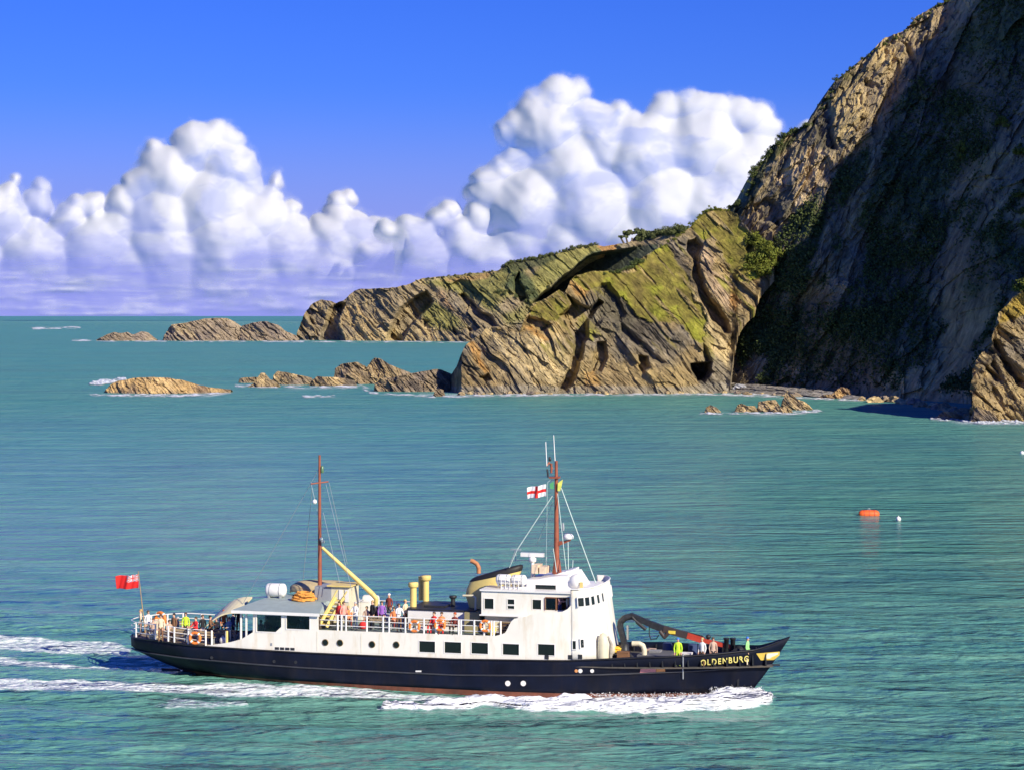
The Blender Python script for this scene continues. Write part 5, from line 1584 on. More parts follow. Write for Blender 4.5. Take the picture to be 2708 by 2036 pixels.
m = MB(); m.path([S3(1446, 1232, -.2), S3(1452, 1222, 0), S3(1462, 1240, 0)], .05, 6).box(*(lambda c: (c.x - .28, c.x + .32, -.3, .3, c.z - .05, c.z + .05))(S3(1466, 1262, 0))).tube(S3(1458, 1250, 0), S3(1458, 1225, 0), .07, .07, 8); m.build('crosstree', brown, fm)
m = MB(); m.tube(S3(1447, 1240, 0), S3(1450, 1262, 0), .06, .06, 6).lathe(S3(1454, 1215, .1), [(.05, -.1), (.09, -.05), (.09, .12), (.03, .18)], 8); m.build('navigation_light', dark, fm)
m = MB(); c = S3(1480, 1283, -.2); m.prism([(c.x - .12, c.z + .15), (c.x + .2, c.z + .38), (c.x + .12, c.z - .05), (c.x + .02, c.z - .35), (c.x - .14, c.z - .35)], -.2, -.17); m.build('signal_pennant', M('pennant_yellow', (.80, .80, .15), .7), fm)
m = MB(); c = S3(1460, 1283, -.2); m.prism([(c.x - .16, c.z + .1), (c.x + .1, c.z + .25), (c.x + .1, c.z - .22), (c.x - .12, c.z - .2)], -.2, -.17); m.build('signal_pennant', M('pennant_green', (.10, .42, .16), .7), fm)
m = MB(); c = S3(1503, 1418, 0); m.lathe((c.x, 0, c.z - .18), [(.2, 0), (.33, .05), (.34, .22), (.22, .34), (.02, .37)], 14); m.build('radome', white2, fm)
m = MB(); a = S3(1476, 1440, 0); m.prism([(a.x - .05, a.z + .2), (c.x + .2, c.z - .18), (c.x + .1, c.z - .3), (a.x - .05, a.z - .1)], -.12, .12); m.build('radome_bracket', brown, fm)
m = MB(); m.lathe(S3(1489, 1392, -.1), [(.07, -.25), (.10, -.1), (.07, .15), (.03, .25)], 8).tube(S3(1489, 1398, -.1), S3(1478, 1400, 0), .03, .03, 6); m.build('fog_horn', greyp, fm)
m = MB()
for a, b, r in (((1461, 1310, 0), (1368, 1452, -.8), .035), ((1462, 1325, 0), (1420, 1440, 1.5), .02), ((1484, 1290, 0), (1576, 1542, -1.0), .035), ((1474, 1300, 0), (1497, 1505, -1.8), .025), ((1502, 1432, -.2), (1503, 1505, -1.0), .03), ((1463, 1450, -.2), (1472, 1512, -1), .03), ((1368, 1452, -.8), (1347, 1500, -.9), .03), ((1443, 1500, 0), (1446, 1472, 0), .03), ((1514, 1500, -1), (1515, 1480, -1), .03), ((1448, 1275, -.3), (1464, 1262, 0), .012), ((1448, 1275, -.3), (1444, 1500, -1.5), .010)):
    m.tube(S3(*a), S3(*b), r, r, 5)
m.build('rigging', M('stay_green', (.50, .62, .56), .5, .2), fm)
m = MB(); xx = fx_
for i in range(2): m.box(xx - .9 - i * .5, xx - .5 - i * .5, -.8, .4, 7.3, 7.72 + .1 * i)
m.build('flag_locker', M('locker_cream', (.78, .62, .42), .6), ship)

# ---- mast house, panels, yellow stair
m = MB(); xg = S(832, 1580, -.8)[0]; xg2 = S(924, 1580, -.8)[0]
m.box(xg, xg + 1.15, -.8, 1.0, 5.0, 6.0); m.build('mast_house', greyp, ship)  # grey colour carries the shade on this end of the house
m = MB(); m.box(xg + 1.15, xg2, -.8, 1.0, 3.7, 6.05); m.build('stair_house', cream, ship)
m = MB(); m.box(xg + .9, xg2 + .15, -1.0, 1.1, 6.052, 6.13); m.build('house_roof', yellow, ship)
for u in (901, 917):
    x = S(u, 1575, -.85)[0]; z = S(u, 1575, -.85)[1]; m = MB(); m.box(x - .13, x + .13, -.85, -.82, z - .4, z + .4); m.build('notice_board', white2, ship)
m = MB(); a, b = S3(842, 1656, -3.2), S3(888, 1578, -2.6); d = Vector((.55, .0, 0))
m.tube(a, b, .12, .12, 8).tube(a + d, b + d, .12, .12, 8).path([a + Vector((0, 0, .1)), b + Vector((.1, 0, .45))], .05, 6).path([a + d + Vector((0, -.1, .1)), b + d + Vector((.2, 0, .4))], .05, 6); stairs = m.build('stair_stringer', yellow, ship)
for i in range(7):
    q = a.lerp(b, (i + .6) / 7.5); m = MB(); m.box(q.x, q.x + .55, q.y - .05, q.y + .5, q.z - .03, q.z + .03); m.build('step', yellow, stairs)

# ---- guard rails
def rail_line(pts, z0, h, us, mat, name='guard_rail', rails=3, r=.026, pr=.062):
    """pts: list of (x,y); posts at given x"""
    R = MB()
    for k in range(rails):
        z = h * (k + 1) / rails
        for a, b in zip(pts[:-1], pts[1:]):
            R.tube((a[0], a[1], z0(a[0]) + z), (b[0], b[1], z0(b[0]) + z), r if k < rails - 1 else r * 1.25, None, 6, caps=False)
    o = R.build(name, mat, ship)
    for (x, y) in us:
        m = MB(); m.tube((x, y, z0(x)), (x, y, z0(x) + h + .02), pr, pr, 8); m.build('rail_post', mat, o)
    return o
ang = [(-21.72 + .0, 0)]
aft = []
for i in range(41):
    s = i / 40
    x = -15.4 - (21.78 - 15.4) * sin(s * pi / 2)
    aft.append((x, -max(.02, hullb(x, sheer(x)) - .12)))
aft_all = aft + [(x, -y) for x, y in reversed(aft[:-1])]
zaft = lambda x: sheer(x) + .0
def snap(u, side=-1):
    y = side * 3.3
    for _ in range(20):
        x = S(u, 1680, y)[0]; y = side * max(.1, hullb(x, sheer(x)) - .12)
    return (x, y)
apost = [snap(u) for u in (360, 411, 445, 461, 498, 544, 560, 598, 642)] + [snap(u + 0, 1) for u in (400, 443, 484, 533, 580, 620)]
rail_line(aft_all, zaft, 1.0, [p_ for p_ in apost if p_[0] < -13.5], white2)
m = MB()
for u in (600,):
    x, y = snap(u); m.tube((x, y, sheer(x)), (x, y, sheer(x) + 1.05), .08, .08, 8)
m.build('flag_post', yellow, ship)
zpr = lambda x: 3.62
pp_ = lambda u: (S(u, 1660, -3.62)[0], -3.62)
pr_s = [pp_(u) for u in (893, 903, 915, 970, 1013, 1029, 1072, 1121, 1153, 1213, 1219, 1254, 1280, 1299, 1306, 1324)]
rs_ = rail_line([(xe + .1, -3.62), (4.4, -3.62)], zpr, 1.0, pr_s, white2)
rail_line([(xe + .1, 3.62), (6.5, 3.62)], zpr, 1.0, [(xe + .3 + i * 1.25, 3.62) for i in range(12)], white2)

# ---- foredeck crane
cr = MB(); cy_ = .3
def beam(m, a, b, w, h, mi=0):
    a, b = Vector(a), Vector(b); d = b - a; q = d.to_track_quat('X', 'Z').to_matrix().to_4x4(); q.translation = a
    return m.box(0, d.length, -w / 2, w / 2, -h / 2, h / 2, mi=mi, M4=q)
m = MB(); b0 = S3(1652, 1735, cy_); b0.z = 2.05
m.lathe(b0, [(.45, 0), (.45, .25), (.28, .35), (.26, .9)], 12); crane = m.build('deck_crane', dark, ship)
m = MB(); beam(m, (b0.x, cy_, 2.9), S3(1639, 1652, cy_), .34, .34).path([S3(1640, 1660, cy_), S3(1641, 1644, cy_), S3(1652, 1633, cy_), S3(1672, 1628, cy_)], .20, 8); m.build('crane_column', dark, crane)
m = MB(); beam(m, S3(1668, 1627, cy_), S3(1728, 1652, cy_), .30, .36); beam(m, S3(1722, 1650, cy_), S3(1770, 1668, cy_), .32, .40); m.build('inner_jib', dark, crane)
m = MB(); beam(m, S3(1755, 1662, cy_ - .05), S3(1818, 1680, cy_ - .05), .3, .40).path([S3(1745, 1668, cy_ - .3), S3(1757, 1684, cy_ - .3), S3(1768, 1672, cy_ - .3)], .12, 8); m.build('outer_jib', M('jib_brown', (.055, .04, .035), .6), crane)
m = MB(); beam(m, S3(1815, 1678, cy_), S3(1862, 1693, cy_), .28, .36); beam(m, S3(1858, 1692, cy_), S3(1937, 1710, cy_), .2, .26); m.build('jib_extension', redp, crane)
m = MB(); c = S3(1777, 1671, cy_ - .27); m.box(c.x - .22, c.x + .22, c.y - .02, c.y, c.z - .1, c.z + .1); m.build('warning_plate', M('plate_yellow', (.85, .65, .08), .5), crane)
m = MB(); m.tube(S3(1683, 1643, cy_ - .25), S3(1708, 1664, cy_ - .25), .11, .11, 8).tube(S3(1672, 1630, cy_ - .25), S3(1685, 1645, cy_ - .25), .06, .06, 8); m.build('hydraulic_cylinder', dark, crane)
m = MB(); m.tube(S3(1660, 1652, cy_ - .25), S3(1660, 1690, cy_ - .1), .07, .07, 8); m.build('hydraulic_ram', M('chrome', (.7, .72, .72), .2, .8), crane)
m = MB(); m.path([S3(1717, 1655, cy_), S3(1717, 1676, cy_), S3(1721, 1690, cy_), S3(1736, 1688, cy_), S3(1742, 1678, cy_)], .03, 6).path([S3(1760, 1655, cy_), S3(1790, 1664, cy_), S3(1830, 1674, cy_), S3(1860, 1682, cy_)], .04, 6); m.build('hydraulic_hose', M('rubber', (.02, .02, .02), .8), crane)
c = S3(1873, 1683, cy_); m = MB(); m.ball(c, .16, 10).tube(c, (c.x, c.y, c.z - .5), .06, .06, 6); m.build('hook_block', dark, crane)
# ventilator bend, bitts, windlass, hatch
m = MB(); pts_ = [S3(u, v, -.9) for u, v in ((1672, 1701), (1690, 1701), (1700, 1706), (1704, 1718), (1704, 1740))]
m.path(pts_, [.17, .16, .16, .16, .16], 10); m.build('gooseneck_vent', cream, ship)
m = MB()
for u in (1921, 1938):
    c = S3(u, 1700, .2); m.lathe((c.x, .2, 2.06), [(.15, 0), (.15, c.z - 2.06 + .22), (.19, c.z - 2.06 + .24), (.19, c.z - 2.06 + .34)], 10)
m.build('bitts', dark, ship)
m = MB(); m.box(12.6, 14.6, -1.2, 1.4, 2.06, 2.5); m.build('cargo_hatch', M('hatch_grey', (.12, .12, .12), .7), ship)
m = MB(); c = 18.7; m.lathe((c, 0, 2.75), [(.3, -.5), (.34, -.45), (.16, -.4), (.16, .4), (.34, .45), (.3, .5)], 12, 'y').box(c - .35, c + .35, -.3, .3, 2.06, 2.5); m.build('windlass', dark, ship)
m = MB(); m.path([(19.6, -.6, 2.95), (20.6, -.2, 3.1)], .1, 8); m.build('mooring_roller', cream, ship)
for sg in (-1, 1):
    m = MB()
    for x in lin(11.5, 20.5, 12):
        y = hullb(x, sheer(x)) - .16; m.box(x - .03, x + .03, min(sg * y, sg * (y - .25)), max(sg * y, sg * (y - .25)), 2.06, sheer(x) - .08)
    m.build('bulwark_bracket', dark, ship)

# ================================================================ things aboard
def thing(o_or_name, label, cat, loc=None, rz=0, group=None):
    e = empty(o_or_name, W(*loc), -TH + rz)
    return tag(e, label, cat, group)
def single(mb, name, mat, label, cat, loc, rz=0, group=None):
    o = mb.build(name, mat); o.location = W(*loc); o.rotation_euler = (0, 0, -TH + rz)
    return tag(o, label, cat, group)

# ---- flags
def flag(name, label, cat, fly, hoist, colour, mats, hoist_pos, droop=.12, nx=36, nz=24):
    m = MB(); vs = []
    for j in range(nz + 1):
        for i in range(nx + 1):
            a = i / nx; b = j / nz
            x = -fly * a
            y = .10 * sin(a * 9 + b * 1.5) * a ** .5 + .03 * sin(a * 21 + b * 3)
            z = hoist * (b - .5) - droop * a ** 1.5 + .03 * sin(a * 8 + 1) - .05 * a * b
            vs.append((x, y, z))
    fs, mi = [], []
    for j in range(nz):
        for i in range(nx):
            fs.append((j * (nx + 1) + i, j * (nx + 1) + i + 1, (j + 1) * (nx + 1) + i + 1, (j + 1) * (nx + 1) + i)); mi.append(colour((i + .5) / nx, (j + .5) / nz))
    m.v = vs; m.f = fs; m.sm = [True] * len(fs); m.mi = mi
    o = m.build(name, mats, fix=False)
    q = o.modifiers.new('s', 'SOLIDIFY'); q.thickness = .01
    o.location = W(*hoist_pos); o.rotation_euler = (0, 0, -TH)
    return tag(o, label, cat)
fred = M('flag_red', (.80, .02, .015), .7, 0, .05); fwhite = M('flag_white', (.85, .83, .80), .7, 0, .03); fblue = M('flag_blue', (.03, .05, .22), .7, 0, .05)
def ensign(a, b):
    if a < .5 and b > .5:
        x, y = a / .5, (b - .5) / .5
        if abs(x - .5) < .07 or abs(y - .5) < .10: return 0
        if abs(x - .5) < .13 or abs(y - .5) < .19: return 1
        if abs(y - x) < .07 or abs(y - 1 + x) < .07: return 0
        if abs(y - x) < .2 or abs(y - 1 + x) < .2: return 1
        return 2
    return 0
def george(a, b): return 0 if (abs(a - .5) < .07 or abs(b - .5) < .11) else 1
x_, z_ = S(366, 1537, 0)
flag('ensign_flag', 'red ensign with union canton flying from the stern staff', 'flag', 1.62, .92, ensign, [fred, fwhite, fblue], (x_, 0, z_), .1)
x_, z_ = S(1444, 1299, -.3)
flag('cross_flag', 'white flag with a red cross flying beside the fore mast', 'flag', 1.22, .76, george, [fred, fwhite, fblue], (x_, -.3, z_ + .05), .18)
m = MB(); a = S3(384, 1625, 0); a.z = 2.4; m.tube(a, S3(366, 1512, 0), .04, .025, 8); m.ball(S3(366, 1511, 0), .05, 6); m.build('ensign_staff', M('varnished_staff', (.4, .25, .1), .4), ship)

# ---- lifebuoys
def lifebuoy_mesh():
    m = MB(); m.torus((0, 0, 0), .31, .085, 'y', 24, 8); r = m.build('ring', orange); me = r.data; bpy.data.objects.remove(r)
    m = MB()
    c = Vector((.31, 0, 0)); t = Vector((0, 0, .045))
    m.tube(c - t, c + t, .092, .092, 8)
    b = m.build('band', M('band_white', (.75, .72, .66), .5)); mb_ = b.data; bpy.data.objects.remove(b)
    return me, mb_
LB = lifebuoy_mesh()
def lifebuoy(x, y, z, label, rz=0, s=1.0):
    e = thing('lifebuoy', label, 'lifebuoy', (x, y, z), rz, 'lifebuoys hung on the ship rails'); e.scale = (s, s, s)
    for nm, me, a in [('ring', LB[0], 0)] + [('band', LB[1], pi / 4 + k * pi / 2) for k in range(4)]:
        o = bpy.data.objects.new(nm, me); COL.objects.link(o); o.parent = e; o.rotation_euler = (0, a, 0)
for u, v, y, lb in ((1096, 1655, -3.75, 'orange lifebuoy on the promenade rail below the yellow ventilators'), (1163, 1652, -3.75, 'orange lifebuoy on the promenade rail beside the passenger in red'), (1283, 1654, -3.75, 'orange lifebuoy on the promenade rail under the grey bridge window')):
    x, z = S(u, v, y); lifebuoy(x, y, z, lb)
x, y = snap(518); lifebuoy(x, y - .14, S(518, 1686, y)[1] + .02, 'orange red lifebuoy hung on the aft rail below the red jacket', .08, 1.1)
x, y = snap(424, 1); lifebuoy(x, y, sheer(x) + .72, 'large orange lifebuoy on the far side of the stern rail', -.3, 1.3)

# ---- liferafts and drum
def canister(label, x, y, z, ln, r, group='liferaft canisters'):
    e = thing('liferaft_canister', label, 'liferaft', (x, y, z), 0, group)
    m = MB(); m.lathe((0, 0, 0), [(r * .55, -ln / 2), (r * .9, -ln / 2 + .06), (r, -ln / 2 + .16), (r, ln / 2 - .16), (r * .9, ln / 2 - .06), (r * .55, ln / 2)], 10, 'x'); m.build('shell', white2, e)
    m = MB()
    for q in (-ln * .25, ln * .25): m.lathe((q, 0, 0), [(r * 1.02, -.025), (r * 1.02, .025)], 12, 'x')
    m.build('strap', greyp, e)
    m = MB()
    for q in (-ln * .3, ln * .3): m.box(q - .05, q + .05, -r * .8, r * .8, -r - .06, -r * .55)
    m.build('cradle', greyp, e)
x, z = S(730, 1568, -.2); canister('big white drum shaped liferaft canister on the green cabin roof', x, -.2, max(z, 5.1 + .5), 1.32, .45)
x, z = S(1330, 1547, -2.1); canister('white liferaft canister on the bridge roof, the one nearer the funnel', x, -1.9, 6.60 + .40, .95, .34)
x, z = S(1370, 1543, -2.1); canister('white liferaft canister on the bridge roof against the chart house', x, -1.9, 6.60 + .40, .95, .34)

# ---- covered tender on the boat deck
x0, _z = S(768, 1570, 1.9); x1, _z = S(944, 1570, 1.9); zt = S(850, 1532, 1.9)[1]
L2 = (x1 - x0) / 2; zb_ = zt - 1.15
e = thing('tender_boat', 'orange ship\'s boat under a draped tan cover behind the aft mast', 'boat', ((x0 + x1) / 2, 1.9, zb_))
m = MB(); rings = []
for i in range(15):
    t = -1 + 2 * i / 14; w = 1.0 * (1 - abs(t) ** 3.2) ** .6 + .03
    rings.append([(t * L2 * .96, w * cos(a), .62 + .12 * t * t - .62 * (1 - t * t * .5) * sin(a) ** 1) for a in [pi * k / 10 for k in range(11)]])
vs = [q for r in rings for q in r]
m.add(vs, [(j * 11 + i, j * 11 + i + 1, (j + 1) * 11 + i + 1, (j + 1) * 11 + i) for j in range(14) for i in range(10)], smooth=True)
hb_ = m.build('hull', M('tender_orange', (.62, .17, .05), .5), e, fix=False)
m = MB(); rings = []
for i in range(33):
    t = -1 + 2 * i / 32; w = 1.06 * (1 - abs(t) ** 3.2) ** .6 + .05
    ridge = .62 + .50 * (1 - abs(t) ** 4)
    sc_ = .16 * (.5 + .5 * cos(i * 2 * pi / 8))
    R = []
    for k in range(-6, 7):
        a = k / 6; y = w * a; z = ridge - (ridge - .60) * abs(a) ** 1.8
        if abs(k) == 6: z -= .20 + sc_
        R.append((t * L2, y * (1.04 if abs(k) == 6 else 1), z))
    rings.append(R)
vs = [q for r in rings for q in r]
m.add(vs, [(j * 13 + i, j * 13 + i + 1, (j + 1) * 13 + i + 1, (j + 1) * 13 + i) for j in range(32) for i in range(12)], smooth=True)
cv = m.build('cover', M('tan_canvas', (.50, .40, .22), .85, 0, .12, 4, bump=.3), e, fix=False); q = cv.modifiers.new('s', 'SOLIDIFY'); q.thickness = .02
m = MB()
for t in (-.5, .5): m.box(t * L2 - .08, t * L2 + .08, -.7, .7, -(zb_ - 5.06) + .02 if zb_ > 5.1 else -.3, .2)
m.build('chock', greyp, e)

# ---- rope and net heaps
def heap(name, x, y, z, rx, ry, rz_, mat, label, cat, turns=5, r=.045, seed=1):
    rr_ = random.Random(seed); m = MB()
    for t in range(turns):
        pts = []
        ox, oy = rr_.uniform(-.2, .2) * rx, rr_.uniform(-.2, .2) * ry
        for i in range(15):
            a = 2 * pi * i / 14
            k = 1 - t / turns * .45
            pts.append((ox + rx * k * cos(a) * rr_.uniform(.85, 1.1), oy + ry * k * sin(a) * rr_.uniform(.85, 1.1), .05 + rz_ * t / turns + rr_.uniform(-.03, .05)))
        m.path(pts, r, 6)
    return single(m, name, mat, label, cat, (x, y, z))
ornet = M('orange_net', (.75, .33, .06), .85, 0, .25, 10)
x, y = G(777, 1596, 5.15); heap('net_heap', x, -1.2, 5.12, .75, .5, .5, ornet, 'heap of orange netting on the green cabin roof beside the drum', 'netting', 9, .07, 3)
x, y = G(1636, 1735, 2.1); heap('rope_heap', x, min(y, 1.0), 2.35, .55, .5, .35, M('yellow_rope', (.85, .50, .05), .85, 0, .2, 10), 'heap of yellow orange rope in front of the white bridge front', 'rope', 8, .06, 5)
x, y = G(424, 1650, 2.5); heap('rope_heap', x, y, 2.37, .45, .4, .5, ornet, 'heap of orange rope on the stern deck', 'rope', 8, .06, 6)
x, y = G(408, 1690, 2.4); heap('rope_heap', x, min(1, max(-2.2, y)), 2.37, .4, .4, .35, rope_m, 'coil of tan mooring rope on the stern deck near the rail', 'rope', 7, .05, 8)
x, y = G(1826, 1728, 2.1); heap('rope_heap', x, 0, 2.07, .4, .4, .3, rope_m, 'coil of tan rope on the foredeck', 'rope', 6, .05, 9)
m = MB(); m.box(-.6, .6, -.3, .3, 0, .45).box(-.62, .62, -.32, .32, .45, .5); x, y = G(1000, 1640, 3.7); single(m, 'deck_box', white2, 'white deck box beside the passengers amidships', 'box', (x + .3, 1.2, 3.63))
for u, lb in ((945, 'white deck locker nearest the yellow stair'), (968, 'white deck locker second from the yellow stair')):
    x, z = S(u, 1600, 1.6); m = MB(); m.box(-.32, .32, -.3, .3, 0, 1.15).box(-.34, .34, -.33, .33, 1.15, 1.2); single(m, 'deck_locker', white2, lb, 'locker', (x, 1.7, 3.63), group='white lockers amidships')
c_ = S3(957, 1585, 2.4); m = MB(); m.lathe((0, 0, 0), [(.30, -.5), (.33, -.4), (.33, .4), (.30, .5)], 12, 'x'); single(m, 'white_tank', white2, 'white cylinder tank by the foot of the yellow boom', 'tank', (c_.x + .7, 2.2, 4.85 + .0))
m = MB(); m.box(-.5, .5, -.4, .4, -1.2, -.33); m.build('tank_stand', greyp, bpy.data.objects['white_tank'])

# ---- benches
benches = []
def bench(x, y, z, rz, label, mat):
    e = thing('bench', label, 'bench', (x, y, z), rz, 'slatted benches on deck')
    for i in range(3):
        m = MB(); m.box(-.75, .75, -.22 + i * .15, -.10 + i * .15, .42, .45); m.build('slat', mat, e)
    for i in range(2):
        m = MB(); m.box(-.75, .75, .25, .28, .55 + i * .17, .67 + i * .17); m.build('slat', mat, e)
    for q in (-.6, .6):
        m = MB(); m.box(q - .03, q + .03, -.2, .24, 0, .42).box(q - .03, q + .03, .22, .25, .42, .85); m.build('leg', greyp, e)
bw = M('bench_wood', (.36, .27, .16), .7, 0, .2, 6)
for u, v, lb in ((455, 1702, 'wooden bench on the aft deck nearest the stern'), (480, 1680, 'wooden bench on the aft deck behind the lime jacket'), (540, 1700, 'wooden bench on the aft deck beside the near rail'), (600, 1695, 'wooden bench on the aft deck nearest the cabin door')):
    x, y = G(u, v, 2.25); bench(x, max(-2.2, min(2.2, y)), sheer(x) - .05, pi if y < 0 else 0, lb, bw)
for u, y, lb in ((1010, -2.2, 'wooden bench on the promenade deck amidships'), (1120, -2.7, 'wooden bench beside the casing under the ventilators'), (1190, -2.7, 'wooden bench beside the shaded end of the casing')):
    x, z = S(u, 1650, y); bench(x, y, 3.63, pi, lb, bw)

# ---- people
def skin_body(joints, edges, subd=1):
    me = bpy.data.meshes.new('body'); me.from_pydata([j[0] for j in joints], edges, [])
    o = bpy.data.objects.new('tmpbody', me); COL.objects.link(o)
    o.modifiers.new('skin', 'SKIN'); sd_ = o.modifiers.new('sub', 'SUBSURF'); sd_.levels = subd; sd_.render_levels = subd
    for i, j in enumerate(joints):
        r = j[1] if isinstance(j[1], tuple) else (j[1], j[1])
        me.skin_vertices[0].data[i].radius = r
    me.skin_vertices[0].data[0].use_root = True
    dg = bpy.context.evaluated_depsgraph_get()
    r = bpy.data.meshes.new_from_object(o.evaluated_get(dg)); bpy.data.objects.remove(o)
    return r
def person_mesh(pose):
    sit = pose == 'sit'
    hz_ = .52 if sit else .95
    J = [((0, 0, hz_), (.15, .11)), ((0, 0, hz_ + .16), (.14, .10)), ((0, -.01, hz_ + .36), (.17, .11)), ((0, 0, hz_ + .50), (.10, .08)), ((0, .0, hz_ + .58), (.055, .055)),
         ((0, -.01, hz_ + .66), (.082, .095)), ((0, -.015, hz_ + .755), (.078, .09)), ((0, -.105, hz_ + .665), (.018, .02))]
    E = [(0, 1), (1, 2), (2, 3), (3, 4), (4, 5), (5, 6), (5, 7)]
    for s in (-1, 1):
        b = len(J)
        if sit: L_ = [((s * .10, -.06, hz_ - .02), .095), ((s * .12, -.44, hz_ + .0), .07), ((s * .12, -.46, hz_ - .36), .05), ((s * .12, -.48, .05), .045), ((s * .13, -.62, .03), .035)]
        else: L_ = [((s * .10, 0, hz_ - .08), .095), ((s * .11, -.03 * s, .50), .065), ((s * .115, .02 * s, .10), .048), ((s * .12, -.02, .05), .045), ((s * .13, -.16, .03), .035)]
        J += [(a, (r, r)) for a, r in L_]; E += [(0, b)] + [(b + i, b + i + 1) for i in range(4)]
        b = len(J)
        sh = hz_ + .46
        if pose == 'stand': A = [((s * .18, 0, sh), .06), ((s * .24, .03, sh - .28), .045), ((s * .22, -.08, sh - .52), .032), ((s * .22, -.12, sh - .60), .038)]
        elif pose == 'rail': A = [((s * .18, -.02, sh), .06), ((s * .25, -.14, sh - .24), .045), ((s * .16, -.38, sh - .26), .032), ((s * .13, -.46, sh - .27), .038)]
        else: A = [((s * .18, 0, sh), .06), ((s * .24, -.06, sh - .26), .045), ((s * .14, -.30, sh - .36), .032), ((s * .10, -.38, sh - .38), .038)]
        J += [(a, (r, r * .8 if i == 3 else r)) for i, (a, r) in enumerate(A)]; E += [(3, b)] + [(b + i, b + i + 1) for i in range(3)]
        h = Vector(A[3][0]); d = (h - Vector(A[2][0])).normalized(); sd2 = Vector((-s, 0, 0)) if abs(d.z) < .9 else Vector((0, -1, 0))
        sd2 = (sd2 - d * sd2.dot(d)).normalized()
        for k, ln in enumerate((.07, .08, .075, .06)):
            c = len(J); base = h + sd2 * (.024 - .016 * k)
            J += [(tuple(base + d * ln * .6), (.0095, .0095)), (tuple(base + d * ln * 1.05 + Vector((0, 0, -.012))), (.008, .008))]
            E += [(b + 3, c), (c, c + 1)]
        c = len(J); J += [(tuple(h + sd2 * .05 + d * .015), (.011, .011)), (tuple(h + sd2 * .06 + d * .05), (.009, .009))]; E += [(b + 3, c), (c, c + 1)]
    me = skin_body(J, E)
    for _ in range(4): me.materials.append(None)
    wrist = [Vector(J[i][0]) for i in range(len(J)) if abs(J[i][1][0] - .032) < 1e-6]
    for p_ in me.polygons:
        c = p_.center; k = 0
        if c.z > hz_ + .565: k = 2
        elif any((c - w_).length < .17 and (c - w_).dot(Vector((0, 0, -1)) if pose == 'stand' else Vector((0, -1, 0))) > 0 for w_ in wrist): k = 2
        elif c.z < .085: k = 3
        elif c.z < hz_ - .0 and not (abs(c.x) > .17 and pose == 'stand'): k = 1
        elif sit and c.y < -.1 and c.z < hz_ + .10: k = 1
        p_.material_index = k; p_.use_smooth = True
    # hair cap
    m = MB(); m.ball((0, .012, hz_ + .735), .105, 12, 1.05); hair = m.build('hair', M('hair_brown', (.10, .06, .035), .8)); hm = hair.data; bpy.data.objects.remove(hair)
    bm = bmesh.new(); bm.from_mesh(hm)
    bmesh.ops.delete(bm, geom=[v_ for v_ in bm.verts if v_.co.z < hz_ + .70 and v_.co.y < .02], context='VERTS'); bm.to_mesh(hm); bm.free()
    # face: eyes and mouth
    m = MB()
    for s in (-1, 1): m.ball((s * .032, -.098, hz_ + .70), .011, 6)
    m.box(-.025, .025, -.103, -.09, hz_ + .622, hz_ + .632)
    f = m.build('face', M('eye_dark', (.05, .03, .025), .5)); fm_ = f.data; bpy.data.objects.remove(f)
    return me, hm, fm_
PM = {k: person_mesh(k) for k in ('stand', 'rail', 'sit')}
skinm = M('skin', (.62, .36, .24), .6, 0, .05)
shoe = M('shoes', (.04, .035, .03), .7)
def cloth(name, c): return M('cloth_' + name, c, .85, 0, .12, 14)
def person(x, y, z, face, pose, jk, tr_, hair, label, s=1.0):
    e = thing('person', label, 'person', (x, y, z), face); e.scale = (s, s, s)
    b_, h_, f_ = PM[pose]
    o = bpy.data.objects.new('body', b_); COL.objects.link(o); o.parent = e
    for i, mt_ in enumerate((jk, tr_, skinm, shoe)):
        o.material_slots[i].link = 'OBJECT'; o.material_slots[i].material = mt_
    o = bpy.data.objects.new('hair', h_); COL.objects.link(o); o.parent = e
    o.material_slots[0].link = 'OBJECT'; o.material_slots[0].material = hair
    o = bpy.data.objects.new('face', f_); COL.objects.link(o); o.parent = e
    return e
C = {k: cloth(k, v) for k, v in dict(lime=(.55, .80, .04), red=(.75, .03, .03), dark=(.025, .028, .04), blue=(.13, .19, .32), cream=(.72, .60, .40), black=(.015, .015, .018), navy=(.03, .05, .13), white=(.8, .78, .74), maroon=(.22, .04, .03), pink=(.78, .36, .28), tan=(.55, .38, .28), grey=(.25, .25, .26), brown=(.20, .10, .05), orange=(.8, .25, .08), green=(.35, .75, .25), denim=(.08, .11, .2), purple=(.30, .12, .45)).items()}
hb, hr, hy, hg, hbl = M('hair_brown'), M('hair_red', (.5, .10, .03), .8), M('hair_blonde', (.55, .38, .15), .8), M('hair_grey', (.5, .48, .45), .8), M('hair_black', (.02, .015, .015), .8)
hcap_b, hcap_w = M('cap_blue', (.05, .18, .6), .7), M('cap_white', (.8, .8, .78), .7)
def pers(u, vtop, dz, face, pose, jk, tr_, hair, label, s=1.0, ylim=(-3.1, 3.1)):
    H_ = (1.30 if pose == 'sit' else 1.74) * s
    x, y = G(u, vtop, dz + H_)
    if not ylim[0] <= y <= ylim[1]:
        y = min(max(y, ylim[0]), ylim[1]); x = S(u, vtop, y)[0]
    return person(x, y, dz, face, pose, C[jk], C[tr_], hair, label, s)
pers(491, 1620, 2.33, 0.3, 'stand', 'lime', 'dark', hb, 'passenger in a lime yellow jacket standing on the aft deck')
pers(518, 1634, 2.30, -.5, 'rail', 'red', 'denim', hb, 'passenger in a bright red jacket at the near aft rail')
pers(470, 1632, 2.35, -.8, 'sit', 'grey', 'brown', hg, 'grey haired passenger sitting on the aft bench left of the lime jacket')
pers(448, 1640, 2.36, .9, 'sit', 'tan', 'brown', hb, 'passenger in tan sitting by the orange rope near the stern')
